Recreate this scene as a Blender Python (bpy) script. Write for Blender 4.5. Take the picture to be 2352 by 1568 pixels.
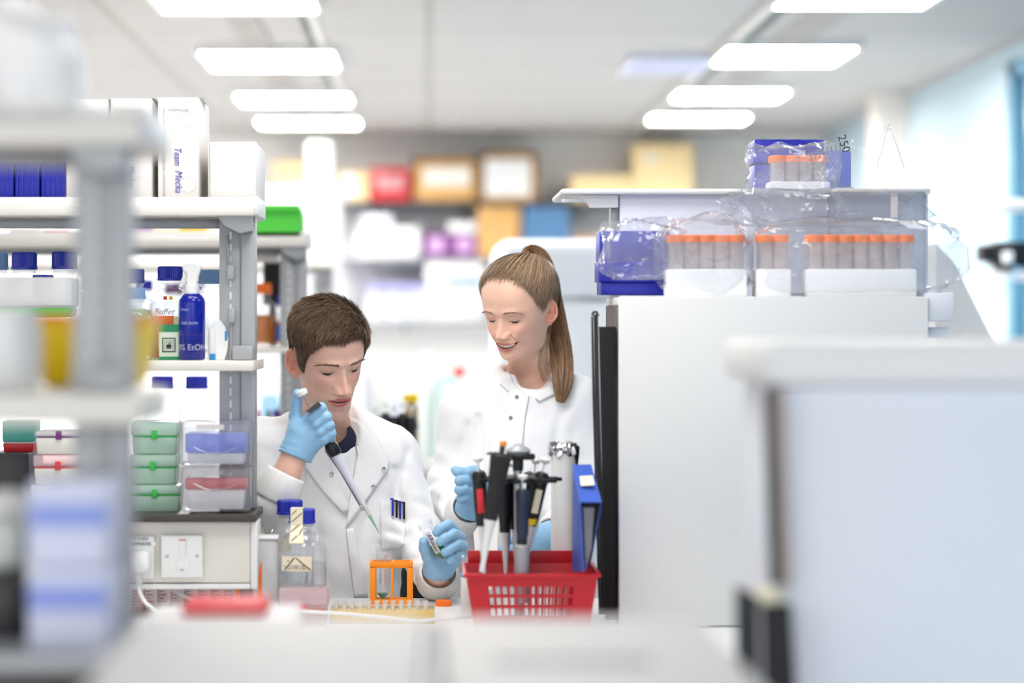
import bpy, bmesh, math, random
import numpy as np
from mathutils import Vector, Matrix, Euler
for o in list(bpy.data.objects): bpy.data.objects.remove(o)
SC = bpy.context.scene; COL = SC.collection
rnd = random.Random(7); NR = np.random.RandomState(5)
PI = math.pi
# ---------------------------------------------------------------- camera
CZ = 1.55; FP = 85.0*2352/36.0; VX, VY = 985.0, 735.0
cd = bpy.data.cameras.new('camera'); cam = bpy.data.objects.new('camera', cd); COL.objects.link(cam)
cd.lens = 85; cd.sensor_width = 36; cd.sensor_fit = 'HORIZONTAL'
cd.shift_x = (1176-VX)/2352; cd.shift_y = -(784-VY)/2352
cam.location = (0, 0, CZ); cam.rotation_euler = (PI/2, 0, 0)
cd.dof.use_dof = True; cd.dof.focus_distance = 5.30; cd.dof.aperture_fstop = 1.5
cd.clip_start = .05; cd.clip_end = 60
SC.camera = cam
# ---------------------------------------------------------------- world and exposure
w = bpy.data.worlds.new('world'); SC.world = w; w.use_nodes = True
bgn = w.node_tree.nodes['Background']; bgn.inputs[1].default_value = 2.3
_tc = w.node_tree.nodes.new('ShaderNodeTexCoord'); _sx = w.node_tree.nodes.new('ShaderNodeSeparateXYZ'); _rp = w.node_tree.nodes.new('ShaderNodeValToRGB')   # bright above, darker floor side below the horizon
w.node_tree.links.new(_tc.outputs['Generated'], _sx.inputs[0]); _mr = w.node_tree.nodes.new('ShaderNodeMapRange'); _mr.inputs['From Min'].default_value = -.35; _mr.inputs['From Max'].default_value = .25
w.node_tree.links.new(_sx.outputs['Z'], _mr.inputs['Value']); w.node_tree.links.new(_mr.outputs[0], _rp.inputs[0]); w.node_tree.links.new(_rp.outputs[0], bgn.inputs[0])
_rp.color_ramp.elements[0].color = (.36, .36, .37, 1); _rp.color_ramp.elements[1].color = (.97, .985, 1, 1)
vs = SC.view_settings; vs.view_transform = 'Standard'; vs.look = 'None'; vs.gamma = 1; vs.exposure = 0.2; vs.use_curve_mapping = False
LIGHT_E = 36.0; LIGHT_MID = 7.5; LIGHT_FILL = 11.5

# ---------------------------------------------------------------- helpers
def lin(c):
    r = []
    for v in c[:3]:
        v = v/255.0; r.append(v/12.92 if v <= .04045 else ((v+.055)/1.055)**2.4)
    return r
def P(px, py, Y): return Vector(((px-VX)/FP*Y, Y, CZ-(py-VY)/FP*Y))
def XX(px, Y): return (px-VX)/FP*Y
def ZZ(py, Y): return CZ-(py-VY)/FP*Y
def mat(name, c, rough=.5, metal=0, trans=0, ior=1.45, spec=.5, noise=0, nscale=30, bump=0, bscale=200, emit=0, sss=0, coat=0):
    m = bpy.data.materials.new(name); m.use_nodes = True; nt = m.node_tree; b = nt.nodes['Principled BSDF']
    col = lin(c)+[1]; b.inputs['Base Color'].default_value = col
    b.inputs['Roughness'].default_value = rough; b.inputs['Metallic'].default_value = metal
    b.inputs['Transmission Weight'].default_value = trans; b.inputs['IOR'].default_value = ior
    b.inputs['Specular IOR Level'].default_value = spec; b.inputs['Coat Weight'].default_value = coat
    if sss:
        b.inputs['Subsurface Weight'].default_value = sss; b.inputs['Subsurface Radius'].default_value = (1, .35, .2); b.inputs['Subsurface Scale'].default_value = .006
    if emit: b.inputs['Emission Color'].default_value = col; b.inputs['Emission Strength'].default_value = emit
    tc = nt.nodes.new('ShaderNodeTexCoord')
    if noise:
        n = nt.nodes.new('ShaderNodeTexNoise'); n.inputs['Scale'].default_value = nscale; n.inputs['Detail'].default_value = 4
        nt.links.new(tc.outputs['Object'], n.inputs['Vector'])
        mr = nt.nodes.new('ShaderNodeMapRange'); mr.inputs['To Min'].default_value = 1-noise; mr.inputs['To Max'].default_value = 1+noise
        nt.links.new(n.outputs['Fac'], mr.inputs['Value'])
        mx = nt.nodes.new('ShaderNodeVectorMath'); mx.operation = 'SCALE'; mx.inputs[0].default_value = col[:3]
        nt.links.new(mr.outputs[0], mx.inputs['Scale']); nt.links.new(mx.outputs[0], b.inputs['Base Color'])
    if bump:
        n = nt.nodes.new('ShaderNodeTexNoise'); n.inputs['Scale'].default_value = bscale; n.inputs['Detail'].default_value = 3
        nt.links.new(tc.outputs['Object'], n.inputs['Vector'])
        bp = nt.nodes.new('ShaderNodeBump'); bp.inputs['Strength'].default_value = bump; bp.inputs['Distance'].default_value = .002
        nt.links.new(n.outputs['Fac'], bp.inputs['Height']); nt.links.new(bp.outputs[0], b.inputs['Normal'])
    return m
def film(name, c, body=.2, rough=.08, tint=None, bump=0, bscale=40):
    """thin clear plastic or glass wall: see-through, tinted, partly milky, glossy by fresnel"""
    m = bpy.data.materials.new(name); m.use_nodes = True; nt = m.node_tree; nt.nodes.clear()
    out = nt.nodes.new('ShaderNodeOutputMaterial')
    tr = nt.nodes.new('ShaderNodeBsdfTransparent'); tr.inputs[0].default_value = lin(tint or (250, 252, 252))+[1]
    df = nt.nodes.new('ShaderNodeBsdfDiffuse'); df.inputs[0].default_value = lin(c)+[1]
    tl = nt.nodes.new('ShaderNodeBsdfTranslucent'); tl.inputs[0].default_value = lin(c)+[1]
    gl = nt.nodes.new('ShaderNodeBsdfGlossy'); gl.inputs['Roughness'].default_value = rough
    m0 = nt.nodes.new('ShaderNodeMixShader'); m0.inputs[0].default_value = .5
    m1 = nt.nodes.new('ShaderNodeMixShader'); m1.inputs[0].default_value = body
    m2 = nt.nodes.new('ShaderNodeMixShader')
    lw = nt.nodes.new('ShaderNodeLayerWeight'); lw.inputs[0].default_value = .5
    pw = nt.nodes.new('ShaderNodeMath'); pw.operation = 'POWER'; pw.inputs[1].default_value = 3.2; nt.links.new(lw.outputs['Facing'], pw.inputs[0])
    ml = nt.nodes.new('ShaderNodeMath'); ml.operation = 'MULTIPLY_ADD'; ml.inputs[1].default_value = .75; ml.inputs[2].default_value = .045; nt.links.new(pw.outputs[0], ml.inputs[0])
    nt.links.new(df.outputs[0], m0.inputs[1]); nt.links.new(tl.outputs[0], m0.inputs[2])
    nt.links.new(tr.outputs[0], m1.inputs[1]); nt.links.new(m0.outputs[0], m1.inputs[2])
    nt.links.new(ml.outputs[0], m2.inputs[0]); nt.links.new(m1.outputs[0], m2.inputs[1]); nt.links.new(gl.outputs[0], m2.inputs[2])
    nt.links.new(m2.outputs[0], out.inputs[0])
    if bump:
        tc = nt.nodes.new('ShaderNodeTexCoord'); n = nt.nodes.new('ShaderNodeTexNoise'); n.inputs['Scale'].default_value = bscale
        nt.links.new(tc.outputs['Object'], n.inputs['Vector'])
        bp = nt.nodes.new('ShaderNodeBump'); bp.inputs['Strength'].default_value = bump; bp.inputs['Distance'].default_value = .01
        nt.links.new(n.outputs['Fac'], bp.inputs['Height'])
        nt.links.new(bp.outputs[0], gl.inputs['Normal']); nt.links.new(bp.outputs[0], lw.inputs['Normal'])
    return m
def attrmat(name, rough=.5, sss=0, spec=.5, bump=0, bscale=400):
    m = mat(name, (200, 150, 130), rough, sss=sss, spec=spec, bump=bump, bscale=bscale)
    nt = m.node_tree; a = nt.nodes.new('ShaderNodeAttribute'); a.attribute_name = 'Col'
    nt.links.new(a.outputs['Color'], nt.nodes['Principled BSDF'].inputs['Base Color']); return m

def me_from(v, f, name='m', smooth=True, angle=40):
    me = bpy.data.meshes.new(name)
    v = np.asarray(v, dtype=np.float64)
    me.from_pydata([tuple(p) for p in v], [], [tuple(int(i) for i in q) for q in f]); me.update()
    if smooth:
        me.shade_smooth()
        if angle and angle < 179: me.set_sharp_from_angle(angle=math.radians(angle))
    return me
class MB:
    """collects shapes into one mesh"""
    def __init__(s): s.v = []; s.f = []
    def add(s, v, f, M=None):
        o = len(s.v)
        if M is not None: v = [tuple(M @ Vector(p)) for p in v]
        s.v += [tuple(p) for p in v]; s.f += [tuple(i+o for i in q) for q in f]; return s
    def box(s, x0, x1, y0, y1, z0, z1, r=0, seg=2, M=None):
        if x1 < x0: x0, x1 = x1, x0
        if y1 < y0: y0, y1 = y1, y0
        if z1 < z0: z0, z1 = z1, z0
        bm = bmesh.new(); bmesh.ops.create_cube(bm, size=1)
        for v in bm.verts: v.co = Vector(((x0+x1)/2+v.co.x*(x1-x0), (y0+y1)/2+v.co.y*(y1-y0), (z0+z1)/2+v.co.z*(z1-z0)))
        if r > 0:
            r = min(r, .45*min(x1-x0, y1-y0, z1-z0))
            bmesh.ops.bevel(bm, geom=bm.edges[:], offset=r, segments=seg, profile=.5, affect='EDGES')
        bm.verts.index_update(); s.add([v.co for v in bm.verts], [[v.index for v in f.verts] for f in bm.faces], M); bm.free(); return s
    def taper(s, x0, x1, y0, y1, z0, z1, k, r=0, M=None):
        """box whose bottom is k times as wide and deep as its top"""
        n = len(s.v); s.box(x0, x1, y0, y1, z0, z1, r, M=None)
        cx, cy = (x0+x1)/2, (y0+y1)/2
        for i in range(n, len(s.v)):
            x, y, z = s.v[i]; t = (z-z0)/(z1-z0); q = k+(1-k)*t; p = Vector((cx+(x-cx)*q, cy+(y-cy)*q, z))
            s.v[i] = tuple(M @ p) if M is not None else tuple(p)
        return s
    def lathe(s, prof, seg=32, M=None, rib=0, ribn=40, cx=0, cy=0, caps=True):
        if rib: seg = ribn*2
        v = []; f = []
        for (r, z) in prof:
            for k in range(seg):
                rr = r*(1-(rib if (k % 2) else 0)) ; a = 2*PI*k/seg; v.append((cx+rr*math.cos(a), cy+rr*math.sin(a), z))
        n = len(prof)
        for i in range(n-1):
            for k in range(seg):
                k2 = (k+1) % seg; f.append((i*seg+k, i*seg+k2, (i+1)*seg+k2, (i+1)*seg+k))
        if caps:
            if prof[0][0] > 1e-5: f.append(tuple(range(seg))[::-1])
            if prof[-1][0] > 1e-5: f.append(tuple((n-1)*seg+k for k in range(seg)))
        return s.add(v, f, M)
    def tube(s, pts, rad, seg=8, flat=1.0, caps=True, M=None):
        pts = [Vector(p) for p in pts]; n = len(pts)
        if not hasattr(rad, '__len__'): rad = [rad]*n
        v = []; f = []; up = None
        for i, p in enumerate(pts):
            t = (pts[min(i+1, n-1)]-pts[max(i-1, 0)]).normalized()
            if up is None: up = Vector((0, 0, 1)) if abs(t.z) < .9 else Vector((0, 1, 0))
            a = t.cross(up)
            if a.length < 1e-6: a = t.orthogonal()
            a.normalize(); b = a.cross(t).normalized(); up = b
            for k in range(seg):
                q = 2*PI*k/seg; v.append(p+a*math.cos(q)*rad[i]+b*math.sin(q)*rad[i]*flat)
        for i in range(n-1):
            for k in range(seg):
                k2 = (k+1) % seg; f.append((i*seg+k, (i+1)*seg+k, (i+1)*seg+k2, i*seg+k2))
        if caps: f.append(tuple(range(seg))); f.append(tuple((n-1)*seg+k for k in range(seg))[::-1])
        return s.add(v, f, M)
    def prism(s, pts, a0, a1, axis='y', M=None):
        """polygon extruded along an axis; pts are (x,z) for y, (x,y) for z, (y,z) for x"""
        n = len(pts); v = []
        for a in (a0, a1):
            for (p, q) in pts:
                v.append({'y': (p, a, q), 'z': (p, q, a), 'x': (a, p, q)}[axis])
        f = [tuple(range(n)), tuple(range(2*n-1, n-1, -1))]
        for i in range(n): j = (i+1) % n; f.append((i, i+n, j+n, j))
        n0 = len(s.v); s.add(v, f, M); return s
    def sphere(s, c, r, seg=16, M=None):
        rx, ry, rz = (r, r, r) if not hasattr(r, '__len__') else r
        v = []; f = []; R = seg//2
        for i in range(R+1):
            for k in range(seg):
                a = PI*i/R; b = 2*PI*k/seg; v.append((c[0]+rx*math.sin(a)*math.cos(b), c[1]+ry*math.sin(a)*math.sin(b), c[2]+rz*math.cos(a)))
        for i in range(R):
            for k in range(seg):
                k2 = (k+1) % seg; f.append((i*seg+k, (i+1)*seg+k, (i+1)*seg+k2, i*seg+k2))
        return s.add(v, f, M)
    def mesh(s, name='m', smooth=True, angle=40):
        me = me_from(s.v, s.f, name, smooth, angle)
        bm = bmesh.new(); bm.from_mesh(me); bmesh.ops.remove_doubles(bm, verts=bm.verts, dist=1e-6); bmesh.ops.recalc_face_normals(bm, faces=bm.faces); bm.to_mesh(me); bm.free()
        if smooth:
            me.shade_smooth(); me.set_sharp_from_angle(angle=math.radians(angle))
        return me
def link(name, me, m=None, parent=None):
    o = bpy.data.objects.new(name, me); COL.objects.link(o)
    if m is not None:
        me.materials.clear(); me.materials.append(m)
    if parent is not None: o.parent = parent
    return o
def tag(o, label=None, cat=None, group=None, kind=None):
    if label: o['label'] = label
    if cat: o['category'] = cat
    if group: o['group'] = group
    if kind: o['kind'] = kind
    return o
def thing(name, label, cat, loc, rz=0, group=None):
    o = bpy.data.objects.new(name, None); COL.objects.link(o); o.empty_display_size = .05
    o.location = loc; o.rotation_euler = (0, 0, rz); return tag(o, label, cat, group)
def part(name, mb, m, root, w=False, label=None, angle=40, kind=None):
    """link a part; w: the shape was written in world coordinates"""
    me = mb.mesh(name, angle=angle) if isinstance(mb, MB) else mb
    if w:
        L = root.location
        if root.parent: L = L+root.parent.location
        me.transform(Matrix.Translation(-Vector(L)))
    o = link(name, me, m, root)
    if label: o['label'] = label
    if kind: o['kind'] = kind
    return o
def solo(name, mb, m, label, cat, loc=None, group=None, kind=None, angle=40):
    """a thing that is one mesh, written in world coordinates; origin moved to its base"""
    me = mb.mesh(name, angle=angle) if isinstance(mb, MB) else mb
    if loc is None:
        c = np.array([v.co for v in me.vertices]); loc = Vector(((c[:, 0].min()+c[:, 0].max())/2, (c[:, 1].min()+c[:, 1].max())/2, c[:, 2].min()))
    me.transform(Matrix.Translation(-Vector(loc))); o = link(name, me, m); o.location = loc
    return tag(o, label, cat, group, kind)
def struct(name, mb, m):
    o = link(name, mb.mesh(name), m); o['kind'] = 'structure'; return o
def kids(o): return [c for c in bpy.data.objects if c.parent == o]
def copy_tree(o, loc=None, rz=None, label=None, parent=None, scale=None):
    c = o.copy(); COL.objects.link(c)
    if parent is not None: c.parent = parent
    if loc is not None: c.location = loc
    if rz is not None: c.rotation_euler = (0, 0, rz)
    if scale is not None: c.scale = (scale,)*3 if not hasattr(scale, '__len__') else scale
    if label: c['label'] = label
    for ch in kids(o): copy_tree(ch, parent=c)
    return c
def text_mesh(body, size, ext=.0002, shear=0):
    cu = bpy.data.curves.new('t', 'FONT'); cu.body = body; cu.size = size; cu.extrude = ext; cu.align_x = 'CENTER'; cu.align_y = 'CENTER'; cu.shear = shear; cu.resolution_u = 3
    o = bpy.data.objects.new('t', cu); COL.objects.link(o); bpy.context.view_layer.update()
    me = bpy.data.meshes.new_from_object(o); bpy.data.objects.remove(o); bpy.data.curves.remove(cu); return me
def writing(root, body, size, pos, m, rot=0, face='y', shear=0, mirror=False, name='lettering', label=None, wid=None):
    """lettering on a face that looks at -Y (face y) or up (face z); pos is local to root"""
    me = text_mesh(body, size, shear=shear)
    if wid:
        c = [v.co.x for v in me.vertices]
        if c:
            k = wid/(max(c)-min(c)); me.transform(Matrix.Diagonal((k, 1, 1, 1)))
    M = Matrix.Rotation(rot, 4, 'Z')
    if mirror: M = M @ Matrix.Diagonal((-1, 1, 1, 1))
    me.transform(M)
    if face == 'y': me.transform(Matrix.Rotation(PI/2, 4, 'X'))
    if face == 'x': me.transform(Matrix.Rotation(PI/2, 4, 'Z') @ Matrix.Rotation(PI/2, 4, 'X'))
    me.transform(Matrix.Translation(Vector(pos)))
    o = link(name, me, m, root)
    if label: o['label'] = label
    return o

# ---- implicit surfaces: signed distances on a grid, meshed by surface nets
def sdc(p, a, b, ra, rb):
    a = np.array(a); b = np.array(b); ab = b-a; t = np.clip(((p-a)@ab)/(ab@ab+1e-12), 0, 1)
    return np.linalg.norm(p-a-t[:, None]*ab, axis=1)-(ra+(rb-ra)*t)
def sde(p, c, r, R=None):
    q = p-np.array(c)
    if R is not None: q = q@np.array(R)      # columns of R are the ellipsoid's axes
    r = np.array(r); k0 = np.linalg.norm(q/r, axis=1); k1 = np.linalg.norm(q/(r*r), axis=1)
    return k0*(k0-1)/np.maximum(k1, 1e-9)
def smin(a, b, k):
    h = np.maximum(k-np.abs(a-b), 0)/k; return np.minimum(a, b)-h*h*k*.25
def smax(a, b, k): return -smin(-a, -b, k)
def nets(fn, lo, hi, h, margin=0):
    lo = np.array(lo); hi = np.array(hi); n = np.ceil((hi-lo)/h).astype(int)+1
    ax = [lo[i]+h*np.arange(n[i]) for i in range(3)]
    vals = np.empty(n)
    for i in range(n[0]):
        Y, Z = np.meshgrid(ax[1], ax[2], indexing='ij')
        p = np.stack([np.full(Y.size, ax[0][i]), Y.ravel(), Z.ravel()], 1); vals[i] = fn(p).reshape(Y.shape)
    ins = vals < 0; c = n-1
    acc = np.zeros(tuple(c)+(3,)); cnt = np.zeros(tuple(c))
    def sl(d): return tuple(slice(d[k], d[k]+c[k]) for k in range(3))
    for axis in range(3):
        o1, o2 = [k for k in range(3) if k != axis]
        for u in (0, 1):
            for v in (0, 1):
                d0 = [0, 0, 0]; d0[o1] = u; d0[o2] = v; d1 = list(d0); d1[axis] = 1
                A = vals[sl(d0)]; B = vals[sl(d1)]; x = (ins[sl(d0)] != ins[sl(d1)])
                t = np.where(x, A/(A-B+1e-20), 0); pos = np.zeros(A.shape+(3,)); pos[..., axis] = t; pos[..., o1] = u; pos[..., o2] = v
                acc += pos*x[..., None]; cnt += x
    m = cnt > 0; idx = -np.ones(tuple(c), int); idx[m] = np.arange(m.sum())
    ii = np.argwhere(m); V = lo+h*(ii+acc[m]/cnt[m][:, None]); F = []
    for axis in range(3):
        o1, o2 = (axis+1) % 3, (axis+2) % 3
        r = [slice(None)]*3; r[axis] = slice(0, n[axis]-1); r2 = list(r); r2[axis] = slice(1, n[axis])
        e = ins[tuple(r)] != ins[tuple(r2)]; a = np.argwhere(e)
        ok = (a[:, o1] > 0) & (a[:, o2] > 0) & (a[:, o1] < c[o1]) & (a[:, o2] < c[o2]); a = a[ok]
        s = ins[tuple(r)][tuple(a.T)]
        def g(du, dv):
            b = a.copy(); b[:, o1] -= du; b[:, o2] -= dv; return idx[tuple(b.T)]
        q = np.stack([g(0, 0), g(1, 0), g(1, 1), g(0, 1)], 1); q[~s] = q[~s][:, ::-1]; F.append(q)
    F = np.concatenate(F); F = F[(F >= 0).all(1)]
    return V, F
def fastmesh(V, F, name='m', angle=180):
    me = bpy.data.meshes.new(name); nf = len(F); k = F.shape[1]
    me.vertices.add(len(V)); me.vertices.foreach_set('co', np.asarray(V, dtype=np.float32).ravel())
    me.loops.add(nf*k); me.loops.foreach_set('vertex_index', F.astype(np.int32).ravel())
    me.polygons.add(nf); me.polygons.foreach_set('loop_start', np.arange(0, nf*k, k, dtype=np.int32)); me.polygons.foreach_set('loop_total', np.full(nf, k, dtype=np.int32))
    me.update(calc_edges=True); me.validate(); me.shade_smooth()
    if angle < 179: me.set_sharp_from_angle(angle=math.radians(angle))
    return me
def setcol(me, C):
    a = me.color_attributes.new('Col', 'FLOAT_COLOR', 'POINT'); c = np.ones((len(me.vertices), 4), dtype=np.float32); c[:, :3] = C; a.data.foreach_set('color', c.ravel())
def snoise(p, s, seed=0):
    """smooth sum-of-sines noise, roughly -1..1"""
    r = np.random.RandomState(seed); out = np.zeros(len(p))
    for k in range(6):
        d = r.normal(size=3); d /= np.linalg.norm(d); out += np.sin(p@(d*s*(1+.35*k))+r.rand()*7+1.3*np.sin(p@(r.normal(size=3)*s*.6)+r.rand()*6))
    return out/4.0
SC.cycles.use_denoising = True; SC.cycles.transparent_max_bounces = 32; SC.cycles.max_bounces = 10; SC.cycles.caustics_reflective = False; SC.cycles.caustics_refractive = False
# ================================================================ materials
M = {}
M['wall'] = mat('wall_paint', (248, 246, 244), .7, noise=.015, nscale=3)
M['wall_daylit'] = mat('wall_paint_daylit', (186, 206, 216), .7, noise=.015, nscale=3)  # bluish daylight on the right wall, put into its base colour
M['white'] = mat('white_laminate', (226, 226, 225), .4, noise=.01)
M['cool'] = mat('cool_grey_panel', (222, 226, 234), .45, noise=.01)
M['lav'] = mat('pale_lavender_panel', (214, 217, 230), .45, noise=.01)
M['tubep'] = film('tube_plastic', (255, 250, 248), .45, .1, (252, 250, 250))
M['foam'] = mat('white_foam', (250, 250, 250), .8)
M['cream'] = mat('cream_laminate', (224, 219, 210), .4, noise=.01)
M['alu'] = mat('grey_coated_metal', (160, 162, 165), .4, metal=.2)
M['aluD'] = mat('darker_grey_metal', (140, 143, 148), .4, metal=.3)
M['black'] = mat('black_plastic', (24, 24, 26), .35)
M['blackM'] = mat('black_matte', (34, 33, 34), .7)
M['darktop'] = mat('dark_bench_top', (62, 57, 54), .4, noise=.1, nscale=300)
M['paper'] = mat('white_card', (218, 215, 212), .6, bump=.05, bscale=80)
M['print'] = mat('pale_grey_print', (205, 200, 203), .6)
M['printp'] = mat('lilac_print', (172, 160, 182), .6)
M['ink'] = mat('blue_biro_ink', (70, 66, 170), .4)
M['inkd'] = mat('dark_ink', (60, 62, 80), .5)
M['blue'] = mat('deep_blue_plastic', (28, 38, 165), .35)
M['cap'] = mat('blue_cap_plastic', (38, 50, 170), .35)
M['capl'] = mat('pale_blue_cap', (120, 158, 200), .4)
M['orange'] = mat('orange_plastic', (252, 146, 20), .35)
M['ocap'] = mat('orange_cap', (250, 125, 40), .4)
M['red'] = mat('red_plastic', (190, 22, 36), .35)
M['redL'] = mat('bright_red_plastic', (215, 45, 52), .4)
M['green'] = mat('green_plastic', (52, 178, 74), .4)
M['greenB'] = mat('bright_green_card', (82, 205, 68), .6)
M['yellow'] = mat('yellow_plastic', (242, 205, 20), .4)
M['card'] = mat('brown_cardboard', (205, 160, 100), .8, noise=.04)
M['cardL'] = mat('pale_cardboard', (238, 212, 160), .8, noise=.04)
M['cardB'] = mat('cardboard_seams', (150, 112, 62), .8)
M['purple'] = mat('purple_card', (112, 50, 120), .6)
M['lilac'] = mat('lilac_disc', (200, 160, 205), .6)
M['bluebox'] = mat('slate_blue_card', (80, 120, 160), .7, noise=.1, nscale=60)
M['glass'] = film('clear_glass', (235, 240, 245), .05, .03, (252, 253, 254))
M['plastic'] = film('clear_plastic', (252, 252, 254), .14, .12, (248, 249, 252))
M['milky'] = film('milky_plastic', (252, 252, 252), .78, .25, (252, 252, 252))
M['greenT'] = film('pale_green_plastic', (216, 246, 230), .8, .2, (236, 250, 242))
M['blueT'] = film('blue_tinted_plastic', (132, 152, 240), .7, .15, (190, 202, 252))
M['redT'] = film('red_tinted_plastic', (222, 44, 76), .75, .15, (245, 130, 150))
M['pinkT'] = film('pink_tinted_plastic', (252, 232, 234), .45, .15, (253, 235, 238))
M['yellowT'] = film('yellow_tinted_plastic', (255, 236, 150), .8, .15, (255, 242, 190))
M['water'] = film('clear_liquid', (220, 232, 236), .03, .02, (252, 254, 255))
M['amber'] = film('amber_liquid', (200, 140, 50), .6, .05, (225, 170, 80))
M['greenL'] = film('green_liquid', (20, 170, 70), .75, .05, (60, 210, 110))
M['mint'] = film('pale_green_liquid', (180, 245, 205), .7, .05, (200, 250, 215))
M['bag'] = film('clear_bag_film', (252, 252, 255), .11, .1, (250, 251, 253), bump=.7, bscale=26)
M['bagw'] = film('white_bag_film', (254, 254, 254), .85, .3, (252, 252, 254), bump=.5, bscale=18)
M['spray'] = film('cobalt_bottle_plastic', (26, 48, 190), .82, .12, (50, 70, 225))
M['whiteP'] = mat('glossy_white_plastic', (228, 228, 227), .3)
M['steel'] = mat('brushed_steel', (190, 190, 192), .25, metal=.9)
M['foil'] = mat('crumpled_foil', (215, 215, 218), .18, metal=1, bump=1.0, bscale=110)
M['navy'] = mat('navy_plastic', (38, 46, 66), .4)
M['dgrey'] = mat('dark_grey_plastic', (58, 58, 62), .4)
M['binder'] = mat('blue_binder_board', (62, 96, 190), .45)
M['tape'] = mat('cream_label_tape', (232, 224, 196), .6)
M['brown'] = mat('brown_marker_stripe', (96, 62, 48), .6)
M['teal'] = mat('teal_plastic', (90, 190, 175), .4)
M['tan'] = mat('tan_board', (165, 140, 100), .6)
M['bluepane'] = film('blue_tinted_pane', (95, 165, 195), .72, .2, (150, 205, 230))
M['pale_blue'] = mat('pale_blue_plastic', (150, 190, 225), .5)
M['diff'] = mat('lamp_diffuser', (255, 253, 250), .5, emit=LIGHT_E); M['diffmid'] = mat('lamp_diffuser_mid', (255, 253, 250), .5, emit=LIGHT_MID); M['difffill'] = mat('lamp_diffuser_fill', (255, 253, 250), .5, emit=LIGHT_FILL)

# ceiling tiles: faint joints on a 0.6 m grid
mc = mat('ceiling_tiles', (222, 219, 216), .8); nt = mc.node_tree
tc = nt.nodes.new('ShaderNodeTexCoord'); br = nt.nodes.new('ShaderNodeTexBrick'); br.offset = 0; br.squash = 1
br.inputs['Scale'].default_value = 1; br.inputs['Brick Width'].default_value = 1.2; br.inputs['Row Height'].default_value = 1.2; br.inputs['Mortar Size'].default_value = .02
br.inputs['Color1'].default_value = lin((180, 177, 174))+[1]; br.inputs['Color2'].default_value = lin((176, 173, 170))+[1]; br.inputs['Mortar'].default_value = lin((160, 157, 153))+[1]
nt.links.new(tc.outputs['Object'], br.inputs['Vector']); nt.links.new(br.outputs['Color'], nt.nodes['Principled BSDF'].inputs['Base Color'])
M['ceil'] = mc
M['floor'] = mat('grey_vinyl_floor', (222, 222, 224), .35, noise=.03, nscale=8)

# ================================================================ room
H = 2.70; RX = 2.45; BY = 15.0; LX = -5.0
struct('floor', MB().box(LX-.1, RX+.1, -2.2, BY+.1, -.1, 0), M['floor'])
struct('ceiling', MB().box(LX-.1, RX+.1, .6, BY+.1, H, H+.1), M['ceil'])
struct('wall_back', MB().box(LX-.1, RX+.1, BY, BY+.1, 0, H), M['wall'])
struct('wall_left', MB().box(LX-.1, LX, -2.2, BY, 0, H), M['wall'])
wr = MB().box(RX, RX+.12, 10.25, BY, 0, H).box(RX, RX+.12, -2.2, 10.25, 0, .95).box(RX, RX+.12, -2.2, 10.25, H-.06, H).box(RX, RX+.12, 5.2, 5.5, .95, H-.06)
struct('wall_right', wr, M['wall_daylit'])
struct('trim_1', MB().box(RX-.16, RX, 12.3, 12.62, 0, H), mat('beam_paint', (236, 230, 222), .7))
for i, (a, b) in enumerate(((5.5, 10.25), (-2.0, 5.2))):
    wn = MB()
    for y in (a, (a+b)/2-.03, b-.07): wn.box(RX+.01, RX+.08, y, y+.07, .95, H-.06, .004)
    wn.box(RX+.01, RX+.08, a, b, .95, 1.0, .004).box(RX+.01, RX+.08, a, b, H-.12, H-.06, .004)
    wo = struct('window_%d' % (i+1), wn, mat('window_frame_blue', (110, 160, 185), .5))
    part('window_pane', MB().box(RX+.04, RX+.046, a+.02, b-.02, .99, H-.11), M['bluepane'], wo)
struct('baseboard_back', MB().box(LX, RX, BY-.02, BY, 0, .1), M['aluD'])

# recessed lamps in two rows and the metal channels between them
def lamp(x0, x1, y0, y1, label, grp, dm='diff'):
    t = thing('ceiling_light', label, 'ceiling light', ((x0+x1)/2, (y0+y1)/2, H-.03), 0, grp)
    f = MB(); W = .015
    f.box(x0-W, x0, y0-W, y1+W, H-.035, H, .002).box(x1, x1+W, y0-W, y1+W, H-.035, H, .002).box(x0, x1, y0-W, y0, H-.035, H, .002).box(x0, x1, y1, y1+W, H-.035, H, .002)
    part('frame', f, M['white'], t, True); part('diffuser', MB().box(x0, x1, y0, y1, H-.028, H-.012), M[dm], t, True)
ordL = ['nearest visible', 'second', 'third', 'farthest']
ys = [(8.15, 8.78), (10.12, 10.78), (12.05, 12.52), (13.55, 13.95)]
for k, (a, b) in enumerate(ys): lamp(-.965, -.405, a, b, 'bright white rectangular ceiling lamp, %s one of the row above the left shelves' % ordL[k], 'left row of ceiling lamps')
ys = [(8.05, 8.66), (9.95, 10.58), (11.82, 12.3), (13.28, 13.65)]
for k, (a, b) in enumerate(ys): lamp(1.235, 1.77, a, b, 'bright white rectangular ceiling lamp, %s one of the row near the right wall' % ordL[k], 'right row of ceiling lamps')
for k in (1, 2):
    for x0, x1, s in ((-.965, -.405, 'left'), (1.235, 1.77, 'right')):
        lamp(x0, x1, 2.3+1.9*k, 2.9+1.9*k, 'ceiling lamp overhead in the %s row, out of the picture, %s one' % (s, 'nearer' if k == 1 else 'farther'), 'ceiling lamps overhead', 'diffmid')
for k in range(4): lamp(-3.3, -2.7, 8.1+1.9*k, 8.7+1.9*k, 'added unseen fill lamp in the far left row, %s from the camera' % ordL[k].replace('nearest visible', 'first').replace('farthest', 'fourth'), 'added fill lamps far left')  # out of view, added to brighten the back of the room
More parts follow.
